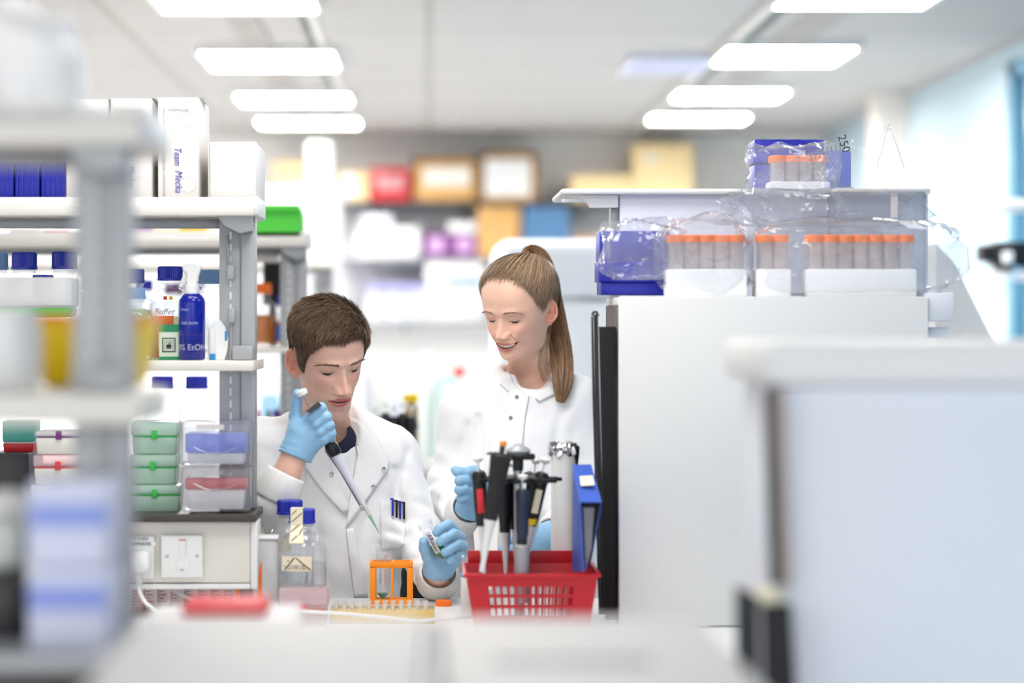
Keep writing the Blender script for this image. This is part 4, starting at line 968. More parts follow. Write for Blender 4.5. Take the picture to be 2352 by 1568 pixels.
# items on the right wall side
t = thing('wall_shelf', 'white shelf end on the right wall at the right edge', 'shelf', (RX-.2, 9.3, 1.6))
part('board', MB().box(XX(2292, 9.0), RX, 9.0, 9.5, ZZ(474, 9.0), ZZ(456, 9.0), .004), M['white'], t, True)
part('board', MB().box(XX(2300, 9.0), RX, 9.0, 9.5, ZZ(640, 9.0), ZZ(622, 9.0), .004), M['white'], t, True)
t = thing('black_instrument', 'blurred black instrument with white centre by the blue window', 'instrument', P(2318, 622, 8.98))
part('body', MB().box(XX(2268, 8.9), XX(2300, 8.9), 9.0, 9.1, ZZ(600, 8.9), ZZ(560, 8.9), .01).box(XX(2296, 8.9), XX(2380, 8.9), 8.98, 9.12, ZZ(612, 8.9), ZZ(553, 8.9), .015), M['black'], t, True)
part('dial', MB().box(XX(2312, 8.9), XX(2338, 8.9), 8.965, 8.98, ZZ(605, 8.9), ZZ(575, 8.9), .008), M['white'], t, True)
part('foot', MB().box(XX(2310, 8.9), XX(2350, 8.9), 9.0, 9.1, ZZ(622, 9.0), ZZ(611, 8.9), .003), M['dgrey'], t, True)
part('lead', MB().tube([P(2335, 612, 8.9), P(2322, 640, 8.9), P(2302, 668, 8.9), P(2298, 690, 8.9)], .005, 6), M['pale_blue'], t, True)
t = thing('slanted_hood', 'blurred white slanted hood beyond the right end of the cabinet', 'hood', P(2230, 780, 6.2))
part('panel', MB().prism([(XX(2150, 6.2), ZZ(560, 6.2)), (XX(2190, 6.2), ZZ(600, 6.2)), (XX(2290, 6.2), ZZ(800, 6.2)), (XX(2150, 6.2), ZZ(800, 6.2))], 6.2, 6.5), M['white'], t, True)
part('base', MB().box(XX(2140, 6.2), XX(2380, 6.2), 6.1, 6.6, ZZ(830, 6.2), ZZ(800, 6.2), .005).box(XX(2150, 6.2), XX(2370, 6.2), 6.15, 6.55, 0, ZZ(830, 6.2), .005), M['white'], t, True)

# ================================================================ left foreground items
Yf = 2.72
for k, (a, b, s0, s1) in enumerate(((1108, 1305, 1158, 1212), (1306, 1502, 1345, 1402))):
    t = thing('drawer_box', 'blurred pale blue drawer box with blue stripe, %s one of two' % ('upper' if k == 0 else 'lower'), 'box', P(155, b, Yf))
    part('body', wbox(62, 248, a, b-1, Yf, .14, .006), mat('pale_periwinkle', (200, 204, 224), .5), t, True)
    part('stripe', wbox(66, 244, s0, s1, Yf-.004, .006, .002), mat('stripe_blue', (135, 150, 215), .5), t, True)
solo('bag_of_tissue', crumple(tuple(P(62, 150, 2.95)), (.115, .12, .135), 77, amp=.22, flat=True), M['bagw'], 'white crumpled bag standing on the foreground shelf', 'bag', angle=30)
for ob in [o for o in bpy.data.objects if o.name == 'bag_of_tissue']: ob.location.z = ZZ(272, 2.86)+.002
t = thing('yellow_bin', 'blurred yellow tapered bin standing on the foreground shelf', 'bin', P(205, 905, 2.98)+Vector((0, 0, .0)))
part('body', MB().taper(XX(62, 3.1), XX(343, 3.1), 3.1, 3.24, ZZ(905, 2.86)+.001, ZZ(735, 3.1), .78, .008), M['yellow'], t, True)
part('lid', MB().box(XX(66, 3.1), XX(343, 3.1), 3.095, 3.245, ZZ(735, 3.1), ZZ(722, 3.1), .006), M['orange'], t, True)
t = thing('white_tub', 'blurred white rounded tub at the left edge of the foreground shelf', 'tub', P(20, 905, 2.95))
part('body', MB().lathe([(.04, 0), (.045, .01), (.045, .07), (.038, .1), (.02, .104)], 28, M=Matrix.Translation(Vector((XX(10, 2.98), 2.99, ZZ(905, 2.86)+.001)))), M['whiteP'], t, True)
solo('shelf_brace', slab([P(178, 690, 2.95), P(215, 690, 2.95), P(205, 900, 2.95), P(160, 900, 2.95)], .01), M['alu'], 'slanted grey strip in front of the foreground shelf post', 'brace')
solo('white_helmet', MB().sphere((XX(10, 3.0), 3.0, ZZ(1185, 3.0)), (.04, .04, .035), 20), M['whiteP'], 'blurred white dome at the left edge above the dark device', 'dome')
t = thing('dark_device', 'blurred dark grey device at the bottom left corner', 'device', P(10, 1510, 2.8))
part('body', wbox(-60, 58, 1320, 1508, 2.8, .12, .02), M['black'], t, True); part('upper_part', wbox(-60, 52, 1190, 1318, 2.85, .1, .02), mat('pale_grey_green', (196, 200, 196), .5), t, True)
solo('grey_ledge', wbox(-100, 290, 1508, 1545, 2.65, .27, .004), M['alu'], 'blurred grey ledge along the bottom left', 'ledge')
solo('dark_cabinet', wbox(-100, 240, 1546, 1700, 2.7, .2, .004), M['darktop'], 'dark brown panel under the grey ledge at the bottom left', 'panel')

# ================================================================ middle distance: row C and freezer
t = thing('card_box', 'bright green box with lid on the white shelving behind', 'box', P(640, 544, 6.8))
part('body', wbox(575, 691, 484, 544, 6.8, .2, .002), M['greenB'], t, True); part('lid', wbox(572, 686, 470, 486, 6.79, .2, .003), M['greenB'], t, True)
zc2 = ZZ(797, 6.75)+.001
def bC(px, Y, D, Ht, cap, liq, lvl, label): return bottle(D, Ht, cap, label, Vector((XX(px, Y), Y, zc2)), liq, lvl, capw=.05)
bo = bC(604, 6.93, .086, .18, 'ocap', 'amber', .5, 'amber filled bottle with orange cap behind the post')
bo2 = bC(655, 6.93, .075, .145, 'cap', 'amber', .5, 'amber filled bottle with blue cap left of the man'); part('label', MB().box(-.012, .03, -.041, -.0385, .015, .06), M['white'], bo2); part('label_edge', MB().box(-.024, -.012, -.0405, -.0385, .015, .06), mat('royal_blue', (30, 90, 190), .5), bo2)
t = thing('monitor', 'black flat screen edge between the shelf posts', 'monitor', P(626, 797, 7.0)); part('screen', wbox(604, 651, 598, 700, 7.0, .03, .004), M['blackM'], t, True); part('stand', wbox(618, 634, 700, 797, 7.01, .02), M['black'], t, True); 
solo('lamp_strip', wbox(560, 640, 572, 603, 6.95, .05, .004), M['white'], 'white lamp strip under the shelf of the green box', 'lamp')
for i, (px, m, hh, c) in enumerate(((330, 'cap', .16, 'blue'), (400, 'purple', .15, 'purple'), (446, 'cap', .16, 'dark blue'), (535, 'capl', .13, 'pale blue'), (30, 'cap', .16, 'navy'), (100, 'green', .15, 'green'))):
    b = bottle(.09, hh+.03, m, 'blurred bottle with %s cap on the far shelf behind the near bottles' % c, Vector((XX(px, 6.95), 6.95, zc2)), 'water', .4)
t = thing('side_table', 'low white table holding two bottles behind the tip boxes', 'table', Vector((XX(410, 5.9), 5.9, 0))); zq = ZZ(862, 5.9)-.212
part('top', MB().box(-.17, .1, -.1, .1, zq-.03, zq-.001, .003), M['white'], t)
for sx in (-.15, .08):
    for sy in (-.08, .08): part('leg', MB().box(sx-.012, sx+.012, sy-.012, sy+.012, 0, zq-.03), M['alu'], t)
# ledge in row C with clutter
t = thing('service_ledge', 'raised ledge on the bench behind the man', 'service ledge', (-1.0, 7.1, BZ)); part('ledge_top', MB().box(-2.2, .5, 6.9, 7.3, 1.11, 1.13, .002), M['white'], t, True); part('front_panel', MB().box(-2.2, .5, 6.95, 7.0, BZ+.001, 1.11), M['white'], t, True)
for i, (px, col, tilt) in enumerate(((598, 'redL', -4), (606, 'teal', 6), (614, 'redL', 2), (622, 'inkd', -3), (632, 'purple', 5), (640, 'ink', -6), (648, 'redL', 3), (657, 'navy', 5))):
    z0 = 1.16; x = XX(px, 7.0); solo('marker_pen', MB().tube([(x, 7.0, z0), (x+tilt*.002, 7.0, z0+.13)], .006, 8), M[col], ['red', 'green', 'dark red', 'dark', 'purple', 'blue', 'bright red', 'navy'][i]+' marker pen in the pen pot behind the man', 'pen')
t = thing('pen_pot', 'grey pot holding marker pens behind the man', 'pot', Vector((XX(627, 7.0), 7.0, 1.131))); part('pot', MB().box(-.045, .045, -.03, .03, 0, .075, .006), M['dgrey'], t)
t = thing('microscope', 'blurred white and black microscope behind the man\'s ear', 'microscope', Vector((XX(645, 7.9), 7.9, BZ)))
part('body', MB().box(-.09, .06, -.05, .1, 0, .04, .01).tube([(.02, .05, .03), (.04, .05, .2), (.0, .0, .3)], [.04, .035, .03], 12), M['white'], t); part('eyepiece', MB().tube([(.0, -.01, .29), (.05, -.06, .38)], [.022, .018], 12).sphere((.05, 0, .25), .05), M['black'], t)
solo('instrument_base', MB().box(XX(560, 7.8), XX(700, 7.8), 7.75, 8.1, .002, BZ-.001, .01), M['white'], 'white low cabinet under the blurred microscope', 'cabinet')
def blob_machine(px0, px1, py0, py1, Y, m, label, name='lab_instrument', cat='instrument', dep=.25, zb=None, extra=None):
    t = thing(name, label, cat, Vector((XX((px0+px1)/2, Y), Y, zb if zb is not None else ZZ(py1, Y)))); part('housing', MB().box(XX(px0, Y), XX(px1, Y), Y, Y+dep, t.location.z, ZZ(py0, Y), .02, 3), M[m], t, True)
    if extra: part('panel', wbox(px0+(px1-px0)*.2, px1-(px1-px0)*.2, py0+8, (py0+py1)/2, Y-.004, .006, .003), M[extra], t, True)
    return t
for i, (px, bm_, hh) in enumerate(((862, 'black', .2), (885, 'navy', .22), (905, 'black', .21), (925, 'black', .18), (945, 'black', .2))):
    pipette('blurred pipette on the far stand behind the man\'s shoulder, %s from the left' % ['first', 'second', 'third', 'fourth', 'fifth'][i], Matrix.Translation(Vector((XX(px, 7.0), 7.0, 1.17+.01*(i % 2)))), Ls=.03, body=bm_, group='pipettes on the far stand')
t = thing('pipette_stand', 'blurred black pipette stand behind the man\'s shoulder', 'pipette stand', Vector((XX(902, 7.06), 7.06, 1.131))); part('base', MB().box(-.07, .07, -.03, .06, 0, .012, .004), M['black'], t); part('rail', MB().box(-.075, .075, 0, .02, .10, .12, .004).box(-.006, .006, .03, .045, .01, .11), M['black'], t)
blob_machine(930, 960, 925, 1005, 7.2, 'tan', 'tan board box behind the far pipette stand', 'storage_box', 'box', .1, 1.1305)
blob_machine(925, 962, 905, 926, 7.18, 'yellow', 'yellow box on the tan board box', 'storage_box', 'box', .08, ZZ(925, 7.2)+.001)
blob_machine(700, 800, 880, 1060, 9.2, 'white', 'white instrument on the second bench behind the man', extra='cool', zb=BZ+.001)
blob_machine(835, 920, 850, 1060, 9.3, 'lav', 'pale lavender instrument on the second bench', extra='white', zb=BZ+.001)
blob_machine(960, 1000, 815, 1060, 9.3, 'white', 'tall white unit left of the woman on the second bench', zb=BZ+.001)
blob_machine(1010, 1050, 870, 1060, 9.2, 'teal', 'teal and white instrument behind the woman\'s shoulder', zb=BZ+.001, extra='white')
blob_machine(1042, 1068, 842, 869, 9.25, 'redL', 'small red box on the teal instrument', 'storage_box', 'box', .1, ZZ(869, 9.2)+.001)
blob_machine(596, 640, 905, 925, 9.02, 'pale_blue', 'pale blue tall box behind the pen pot', 'storage_box', 'box', .1, BZ+.001)
t = thing('freezer', 'large pale freezer with rounded top behind the woman', 'freezer', Vector((XX(1330, 8.2), 8.5, 0)))
part('upper_door', MB().box(XX(1140, 8.2), XX(1640, 8.2), 8.2, 8.9, ZZ(686, 8.2), ZZ(548, 8.2), .05, 4), mat('freezer_blue_white', (242, 245, 252), .4), t, True)
part('lower_door', MB().box(XX(1140, 8.2), XX(1640, 8.2), 8.2, 8.9, .05, ZZ(691, 8.2), .02, 3), mat('freezer_white', (242, 246, 250), .4), t, True)
part('feet', MB().box(XX(1150, 8.2), XX(1630, 8.2), 8.3, 8.8, 0, .05), M['dgrey'], t, True)

# white tall equipment at the left middle distance
blob_machine(592, 780, 425, 592, 9.1, 'white', 'big white cabinet on the far shelving beyond the green box', 'storage_cabinet', 'cabinet', .5, ZZ(594, 8.95)+.001)
blob_machine(700, 765, 320, 423, 9.3, 'white', 'tall white roll container on the big white cabinet', 'storage_box', 'box', .2, ZZ(425, 9.1)+.001)

# ================================================================ back wall shelves and boxes
Yw = 14.6
def wshelf(py, px0, px1, label, m='aluD'):
    t = thing('wall_shelf', label, 'shelf', P((px0+px1)/2, py, Yw)); part('board', MB().box(XX(px0, Yw), XX(px1, Yw), Yw, BY-.001, ZZ(py+9, Yw), ZZ(py, Yw), .003), M[m], t, True)
    for k in range(4): x = XX(px0+(px1-px0)*(k+.5)/4, Yw); part('bracket', MB().box(x-.01, x+.01, Yw+.05, BY-.031, ZZ(py+26, Yw), ZZ(py+9, Yw), .002), M['aluD'], t, True)
wshelf(462, 590, 1800, 'top grey shelf on the back wall under the cardboard boxes', 'dgrey'); wshelf(592, 780, 1800, 'middle grey shelf on the back wall'); wshelf(735, 590, 1500, 'lower grey shelf on the back wall', 'aluD')
struct('trim_2', MB().box(-2, RX, BY-.03, BY, ZZ(745, Yw), ZZ(468, Yw)), mat('wall_recess_grey', (226, 226, 230), .7))
def wb(px0, px1, py0, base, m, label, name='storage_box', dep=.3, tapes=None, lab=None, Y=None):
    Y = Y or Yw+.02; z0 = ZZ(base, Yw)+.001; t = thing(name, label, 'box', Vector((XX((px0+px1)/2, Y), Y, z0)))
    part('body', MB().box(XX(px0, Y), XX(px1, Y), Y, Y+dep, z0, ZZ(py0, Y), .004), M[m], t, True)
    if tapes: part('edge_tape', MB().box(XX(px0, Y)-.002, XX(px0+8, Y), Y-.002, Y+dep, z0, ZZ(py0, Y)+.002).box(XX(px1-8, Y), XX(px1, Y)+.002, Y-.002, Y+dep, z0, ZZ(py0, Y)+.002).box(XX(px0, Y), XX(px1, Y), Y-.002, Y+dep, ZZ(py0+14, Y), ZZ(py0, Y)+.002), M[tapes], t, True)
    if lab:
        for (a, b, c, d, mm) in lab: part('label', wbox(a, b, c, d, Y-.006, .005, 0), M[mm], t, True)
    return t
wb(850, 942, 385, 462, 'red', 'red box on the top back shelf', lab=[(866, 928, 402, 437, 'pinkT')])
wb(950, 1096, 362, 462, 'card', 'brown cardboard box with pale label on the top back shelf', tapes='cardB', lab=[(972, 1080, 383, 428, 'cream')])
wb(1105, 1232, 350, 462, 'card', 'cardboard box with big white sheet on its front', tapes='cardB', lab=[(1113, 1218, 366, 450, 'white')])
wb(1312, 1452, 402, 462, 'cardL', 'flat pale cardboard box right of the framed box'); wb(1455, 1592, 330, 462, 'cardL', 'tall pale cardboard box behind the right shelf end', lab=[(1480, 1510, 355, 372, 'cream')])
wb(772, 846, 395, 462, 'cardL', 'cream and white box left of the red box', lab=[(785, 815, 400, 455, 'white')]); wb(630, 700, 370, 462, 'cardL', 'pale yellow box at the left of the top back shelf')
wb(1097, 1194, 474, 592, 'card', 'tall brown cardboard box on the middle back shelf'); wb(1202, 1308, 474, 592, 'bluebox', 'slate blue box on the middle back shelf')
wb(1320, 1410, 545, 592, 'card', 'low brown box right of the slate blue box')
wb(820, 964, 520, 592, 'white', 'wide white box on the middle back shelf'); wb(830, 900, 492, 519, 'cool', 'pale box on the wide white box', Y=Yw+.04).location.z += 0
pu = wb(970, 1096, 536, 592, 'purple', 'purple box with two pale discs on the middle back shelf')
for cx in (1002, 1066): part('disc', MB().lathe([(.05, 0), (.05, .006)], 24, M=Matrix.Translation(P(cx, 562, Yw+.01)) @ Matrix.Rotation(PI/2, 4, 'X')), M['lilac'], pu, True)
wb(1030, 1094, 510, 535, 'white', 'small white pack on the purple box')
for i, (a, b) in enumerate(((842, 884), (888, 930), (934, 974))): wb(a, b, 676, 735, 'cool', 'pale box with lilac lid on the lower back shelf, %s of three' % ['left', 'middle', 'right'][i])
for i, (a, b) in enumerate(((842, 884), (888, 930), (934, 974))): solo('box_lid', wbox(a-1, b+1, 653, 675, Yw+.005, .3, .004), mat('lilac_lid', (160, 160, 212), .5), 'lilac lid on the %s pale box of the lower back shelf' % ['left', 'middle', 'right'][i], 'lid')
wb(978, 1110, 596, 735, 'white', 'wide white carton on the lower back shelf', lab=[(1020, 1105, 640, 656, 'bluebox')])
wb(1250, 1330, 620, 735, 'cool', 'pale grey carton at the right of the lower back shelf')
# ================================================================ people
ROWS = np.array([
 (.120,.120,.004,.004,.004,2.0),(.1185,.118,.030,.035,.028,2.0),(.112,.111,.054,.062,.047,2.1),(.098,.097,.073,.084,.061,2.2),
 (.078,.080,.085,.097,.071,2.3),(.055,.060,.0915,.104,.0755,2.35),(.035,.042,.093,.107,.0765,2.4),(.018,.026,.0935,.107,.076,2.4),
 (.000,.010,.089,.104,.0745,2.4),(-.015,-.002,.0885,.100,.072,2.35),(-.030,-.014,.0890,.094,.0690,2.3),(-.045,-.024,.0895,.088,.066,2.2),
 (-.058,-.032,.0895,.082,.063,2.1),(-.070,-.038,.0895,.077,.0608,2.0),(-.082,-.043,.088,.072,.0585,1.92),(-.094,-.047,.0885,.068,.056,1.88),
 (-.104,-.051,.087,.065,.054,1.84),(-.112,-.055,.080,.062,.053,1.84),(-.117,-.060,.068,.060,.0525,1.85),(-.120,-.067,.050,.058,.052,1.9),
 (-.126,-.078,.036,.056,.052,2.0),(-.140,-.095,.030,.055,.052,2.0),(-.165,-.12,.030,.056,.054,2.0),(-.195,-.150,.034,.062,.062,2.0),(-.225,-.18,.045,.075,.085,2.0),(-.25,-.21,.06,.085,.12,2.0)])
def ss(x, a, b): t = np.clip((x-a)/(b-a), 0, 1); return t*t*(3-2*t)
def G(x, c, s): return np.exp(-((x-c)/s)**2)
class Head:
    def __init__(s, T, neck, sc, F, skin, nth=300, nrow=430):
        s.sc = sc; s.T = T; s.neck = neck; s.F = F
        k = np.arange(len(ROWS)); # smooth (Catmull-Rom) interpolation of the section table
        # more rows through the face
        wts = np.array([3, 3, 3, 3, 4, 6, 12, 20, 26, 26, 28, 28, 28, 28, 26, 20, 14, 10, 8, 6, 5, 4, 4, 3, 3]); us = np.concatenate([i+np.arange(w_)/w_ for i, w_ in enumerate(wts)]+[[len(ROWS)-1.0]])
        i1 = np.clip(us.astype(int), 0, len(ROWS)-2); t = (us-i1)[:, None]; p0 = ROWS[np.maximum(i1-1, 0)]; p1 = ROWS[i1]; p2 = ROWS[i1+1]; p3 = ROWS[np.minimum(i1+2, len(ROWS)-1)]
        R = .5*((2*p1)+(-p0+p2)*t+(2*p0-5*p1+4*p2-p3)*t*t+(-p0+3*p1-3*p2+p3)*t**3); R = np.maximum(R, [-9, -9, .003, .003, .003, 1.5]); R[:, 3] *= F.get('back', 1); R[:, 4] *= F.get('wid', 1)+(1-F.get('wid', 1))*ss(-R[:, 0], .10, .14); tz_ = F.get('top', 1); R[:, 0] = np.where(R[:, 0] > .02, .02+(R[:, 0]-.02)*tz_, R[:, 0]); R[:, 1] = np.where(R[:, 1] > .02, .02+(R[:, 1]-.02)*tz_, R[:, 1])
        u = np.linspace(-1, 1, nth, endpoint=False); th = np.sign(u)*np.abs(u)**1.7*PI
        s.th = th; n = len(R); s.nr = n; s.nt = nth
        c = np.cos(th)[None]; sn = np.sin(th)[None]; ex = 2/R[:, 5:6]
        x = R[:, 4:5]*np.sign(sn)*np.abs(sn)**ex; ax_ = np.abs(c)**ex; f = np.where(c >= 0, R[:, 2:3]*ax_, -R[:, 3:4]*ax_); z = R[:, 0:1]+(R[:, 1:2]-R[:, 0:1])*(1-c)/2
        fr = ss(c, .15, .6); zf = z
        d = np.zeros_like(x); dx = np.zeros_like(x); dz = np.zeros_like(x); axx = np.abs(x); g = F
        # brow, sockets, cheeks
        d += .0035*G(axx, .026, .020)*G(zf, .019, .008)+g.get('brow', 0)*G(axx, .024, .018)*G(zf, .018, .007)
        d -= g.get('sock', .0095)*G(axx, .031, .0165)*G(zf, -.001, .0115)
        q = (axx-.0315)/.015; lid = -.0045+.0042*np.clip(q*q, 0, 1.6)+g.get('lid', 0)
        d += .0075*np.exp(-((axx-.0315)/.0125)**2-((zf+.001)/.0085)**2)
        d -= .0016*np.exp(-np.minimum(q*q, 9)**2)*G(zf, .0088-.004*np.minimum(q*q, 2), .0017)       # lid crease
        band = np.exp(-np.minimum(q*q, 9)**3)*ss(lid-zf, -.0004, .0006)*ss(zf-(lid-.0042), -.0006, .0004)
        d -= .0013*band; d -= .0010*np.exp(-np.minimum(q*q, 9)**2)*G(zf, lid-.0085, .0022)
        d += g.get('cheek', .004)*G(axx, .041, .018)*G(zf, g.get('cheekz', -.028), .017)
        d -= g.get('hollow', .003)*G(axx, .050, .014)*G(zf, -.060, .016)
        d -= .003*G(axx, .060, .015)*G(zf, .035, .02)
        # nose
        nh = np.interp(-zf, [-.02, -.008, 0, .012, .024, .034, .040, .045, .0485, .052], [0, .002, .0065, .0115, .0175, .0225, .0235, .018, .006, 0])*g.get('nose', 1)
        ns = np.interp(-zf, [-.02, 0, .02, .036, .05], [.009, .0068, .0075, .0098, .0095])*g.get('nosew', 1)
        d += nh*np.exp(-(x/ns)**2*.9)+.0045*nh/.0235*G(x, 0, .0042)*G(zf, -.036, .01)*.6
        aw = g.get('ala', .0135); d += .0105*g.get('nose', 1)*G(axx, aw, .0062)*np.interp(-zf, [.028, .036, .042, .0455, .049], [0, .55, 1, .8, 0])
        d -= .0035*G(axx, aw+.0075, .003)*G(zf, -.040, .006)
        d -= .006*G(axx, .0078, .0035)*G(zf, -.0475, .0022)
        # mouth area
        hw = g['mw']; z0 = g.get('mz', -.069); m = x/hw; e = np.clip(1-m*m, 0, 1); zc = z0+g['smile']*m*m; op = g['open']*e**.8
        tu = g['tu']*e**.6*(1-.28*G(m, 0, .16)+.10*G(np.abs(m), .3, .2)); tl = g['tl']*e**.7
        zu = zc+op*.35; zl = zc-op*.65; cd_ = -.00012*0
        inl = (np.abs(m) < 1)*1.0
        up = inl*ss(zf-zu, -.0003, .0007)*(1-ss(zf-(zu+tu), -.0008, .0006)); lo_ = inl*ss(zl-zf, -.0003, .0007)*(1-ss((zl-tl)-zf, -.0008, .0006))
        gap = inl*ss(zf-zl, -.0002, .0006)*ss(zu-zf, -.0002, .0006)*ss(op, .0004, .0012)
        d += .0035*G(x, 0, .026)*G(zf, z0, .015)
        d += .0028*inl*e**.5*np.exp(-((zf-(zu+tu*.45))/(np.maximum(tu, .001)*.62))**2)+.0042*inl*e**.5*np.exp(-((zf-(zl-tl*.45))/(np.maximum(tl, .001)*.6))**2)
        d -= .0026*inl*e**.3*G(zf, zc, .0013)*(g['open'] < .004)
        d -= gap*.0105
        d -= .0012*G(x, 0, .0035)*G(zf, -.056, .006)
        sm = g.get('fold', 0); fx = np.interp(-zf, [.036, .05, .065, .08], [.0175, .025, hw+.006, hw+.008]); d -= sm*G(axx, fx, .0028)*ss(-zf, .036, .046)*(1-ss(-zf, .07, .084)); d += sm*1.1*G(axx, fx+.010, .008)*ss(-zf, .030, .046)*(1-ss(-zf, .066, .084))
        d -= .0022*G(axx, hw+.0015, .003)*G(zf, z0+g['smile'], .004)
        d -= g.get('chinfold', .0038)*G(x, 0, .02)*G(zf, z0-.0185, .0055); d += g.get('chin', .0045)*G(x, 0, .015)*G(zf, -.1015, .010)
        f = f+d*fr
        jw = g.get('jaw', 1); x = x*(1+(jw-1)*ss(-zf, .02, .08)*(1-ss(-zf, .13, .16)))
        z = z-g.get('chinlen', 0)*ss(-z, .074, .098)*(1+0*z); lowk = g.get('low', 1); z = np.where((z < 0) & (z > -.125), z*lowk, np.where(z <= -.125, z+.125*(1-lowk), z)); s.loc = np.stack([x, -f, z], 2)    # local: x subject's left, -y forward, z up
        du = np.roll(s.loc, -1, 1)-np.roll(s.loc, 1, 1); dv = np.gradient(s.loc, axis=0); nn = np.cross(du, dv); nn /= np.linalg.norm(nn, axis=2, keepdims=True)+1e-12
        if (nn[n//2, nth//2]@np.array([0, -1, 0])) < 0: nn = -nn
        s.nor = nn
        base = np.array(lin(skin)); C = np.ones(s.loc.shape)*base
        def mixc(C, col, w_): return C*(1-w_[..., None])+np.array(lin(col))*w_[..., None]
        redn = g.get('blush', (226, 158, 142)); C = mixc(C, redn, fr*(.45*G(axx, .043, .02)*G(zf, -.03, .02)+.5*G(x, 0, .012)*G(zf, -.035, .016)+.18*G(x, 0, .025)*G(zf, -.10, .012)))
        C = C*(1+.03*snoise(s.loc.reshape(-1, 3), 90, 3).reshape(n, nth))[..., None]
        if g.get('stubble'): C = mixc(C, (178, 150, 138), g['stubble']*ss(c, .0, .5)*(1-ss(zf, -.075, -.055))*(.6+.4*G(x, 0, .03))*ss(-zf, .04, .08)*(1-ss(-zf, .118, .13)))
        C = mixc(C, g['lip'], fr*np.clip(up*.85+lo_*.9, 0, 1)); C = mixc(C, (92, 28, 30), fr*gap)
        bnd2 = band*ss(1-np.abs((axx-.0315)/.015), .08, .35); C = mixc(C, (196, 188, 184), fr*bnd2*.9); C = mixc(C, (52, 44, 42), fr*bnd2*ss(.0078-np.abs(axx-.0315), 0, .0012))
        C = mixc(C, (196, 140, 122), fr*.35*np.exp(-np.minimum(q*q, 9)**2)*G(zf, lid+.003, .004))
        s.col = C
        s.lidf = lambda X: (lambda q_: np.where(q_ < 0, q_*lowk, q_))(-.0045+.0042*np.clip(((np.abs(X)-.0315)/.015)**2, 0, 1.6)+g.get('lid', 0))
    def world(s, p):
        p = np.asarray(p, float); A = np.array(s.T); q = (p*s.sc)@A[:3, :3].T+A[:3, 3]
        w_ = ss(-p[..., 2], .112, .20)[..., None]; B = np.array(s.neck); b = (p*s.sc-np.array([0, 0, -.20])*s.sc)@B[:3, :3].T+B[:3, 3]
        return q*(1-w_)+b*w_
    def front(s, X, Z, off=0):
        """surface point in local frame nearest to (x, z) on the front"""
        L = s.loc.reshape(-1, 3); N = s.nor.reshape(-1, 3); m = L[:, 1] < -.01; L = L[m]; N = N[m]; out = []
        for x, z in zip(np.atleast_1d(X), np.atleast_1d(Z)):
            dd = (L[:, 0]-x)**2+(L[:, 2]-z)**2; i = np.argsort(dd)[:6]; w_ = 1/(dd[i]+1e-8); w_ /= w_.sum(); p = (L[i]*w_[:, None]).sum(0); out.append([x, p[1]-off, z])
        return np.array(out)
    def grid_faces(s):
        n, t = s.nr, s.nt; i = np.arange(n-1)[:, None]*t; k = np.arange(t)[None]; k2 = (k+1) % t
        return np.stack([i+k, i+k2, i+t+k2, i+t+k], 2).reshape(-1, 4)
def ear_mesh(side, ex=.074, ez=-.012, k=1.0):
    """ear in head frame, side +1 is the subject's left"""
    c = np.array([side*ex, .008, ez]); tilt = .22
    bx_ = np.array([0, math.cos(tilt), -math.sin(tilt)]); up = np.array([0, math.sin(tilt), math.cos(tilt)]); out = np.array([side*.80, -.60, 0]); out /= np.linalg.norm(out); bk = np.cross(up, out)*side; bk /= np.linalg.norm(bk)
    Rm = np.stack([bk, out, up], 1); o = c+out*.002+bk*.009
    rim = []
    for k_ in range(12):
        a = -2.0+k_/11*4.0; rim.append(o+bk*(.0145*math.cos(a*.78))+up*(.0265*math.sin(a*.78)+.004)+out*(.0050+.002*math.cos(a)))
    def fn(p):
        d = sde(p, o, (.0150, .0034, .029), Rm)
        for a, b in zip(rim[:-1], rim[1:]): d = smin(d, sdc(p, a, b, .0030, .0030), .0022)
        d = smin(d, sdc(p, o+bk*.004+out*.004+up*.013, o+bk*.006+out*.0045-up*.012, .0026, .0026), .003)
        d = smin(d, sde(p, o-up*.027-bk*.004, (.008, .0042, .009), Rm), .006)
        d = -smin(-d, sde(p, o+out*.0050-bk*.0035-up*.003, (.0070, .0075, .0125), Rm), .002)
        d = smin(d, sde(p, o-bk*.0115+out*.004-up*.004, (.0045, .0035, .0060), Rm), .004)
        d = smin(d, sdc(p, o-bk*.012-out*.004+up*.012, o-bk*.012-out*.004-up*.018, .006, .006), .006)
        return d
    V, F = nets(fn, o-np.array([.03, .03, .045]), o+np.array([.03, .03, .042]), .0013)
    return c+(V-c)*k, F
def capsule_mesh(pts, rads, seg=28):
    mb = MB().tube(pts, rads, seg); v = np.array(mb.v); tri = []
    for q in mb.f:
        if len(q) == 4: tri.append(q)
        else:
            for k in range(1, len(q)-2, 2): tri.append((q[0], q[k], q[k+1], q[k+2] if k+2 < len(q) else q[k+1]))
    return v, np.array(tri)
def ribbons(roots, paths, widths, name, nrm=None, taper=True):
    """paths: (N,S,3) points; cross: sideways vectors (N,3)"""
    N, S, _ = paths.shape; cr = roots; w_ = widths[:, None]*(np.clip(np.linspace(.15, 4, S), 0, 1)[None] if taper == 'root' else np.linspace(1, .35, S)[None] if taper else np.ones((1, S)))
    L = paths-cr[:, None]*w_[..., None]*.5; Rr = paths+cr[:, None]*w_[..., None]*.5
    V = np.stack([L, Rr], 2).reshape(-1, 3); b = (np.arange(N)*S*2)[:, None]+np.arange(S-1)[None]*2
    F = np.stack([b, b+1, b+3, b+2], 2).reshape(-1, 4); return fastmesh(V, F, name)
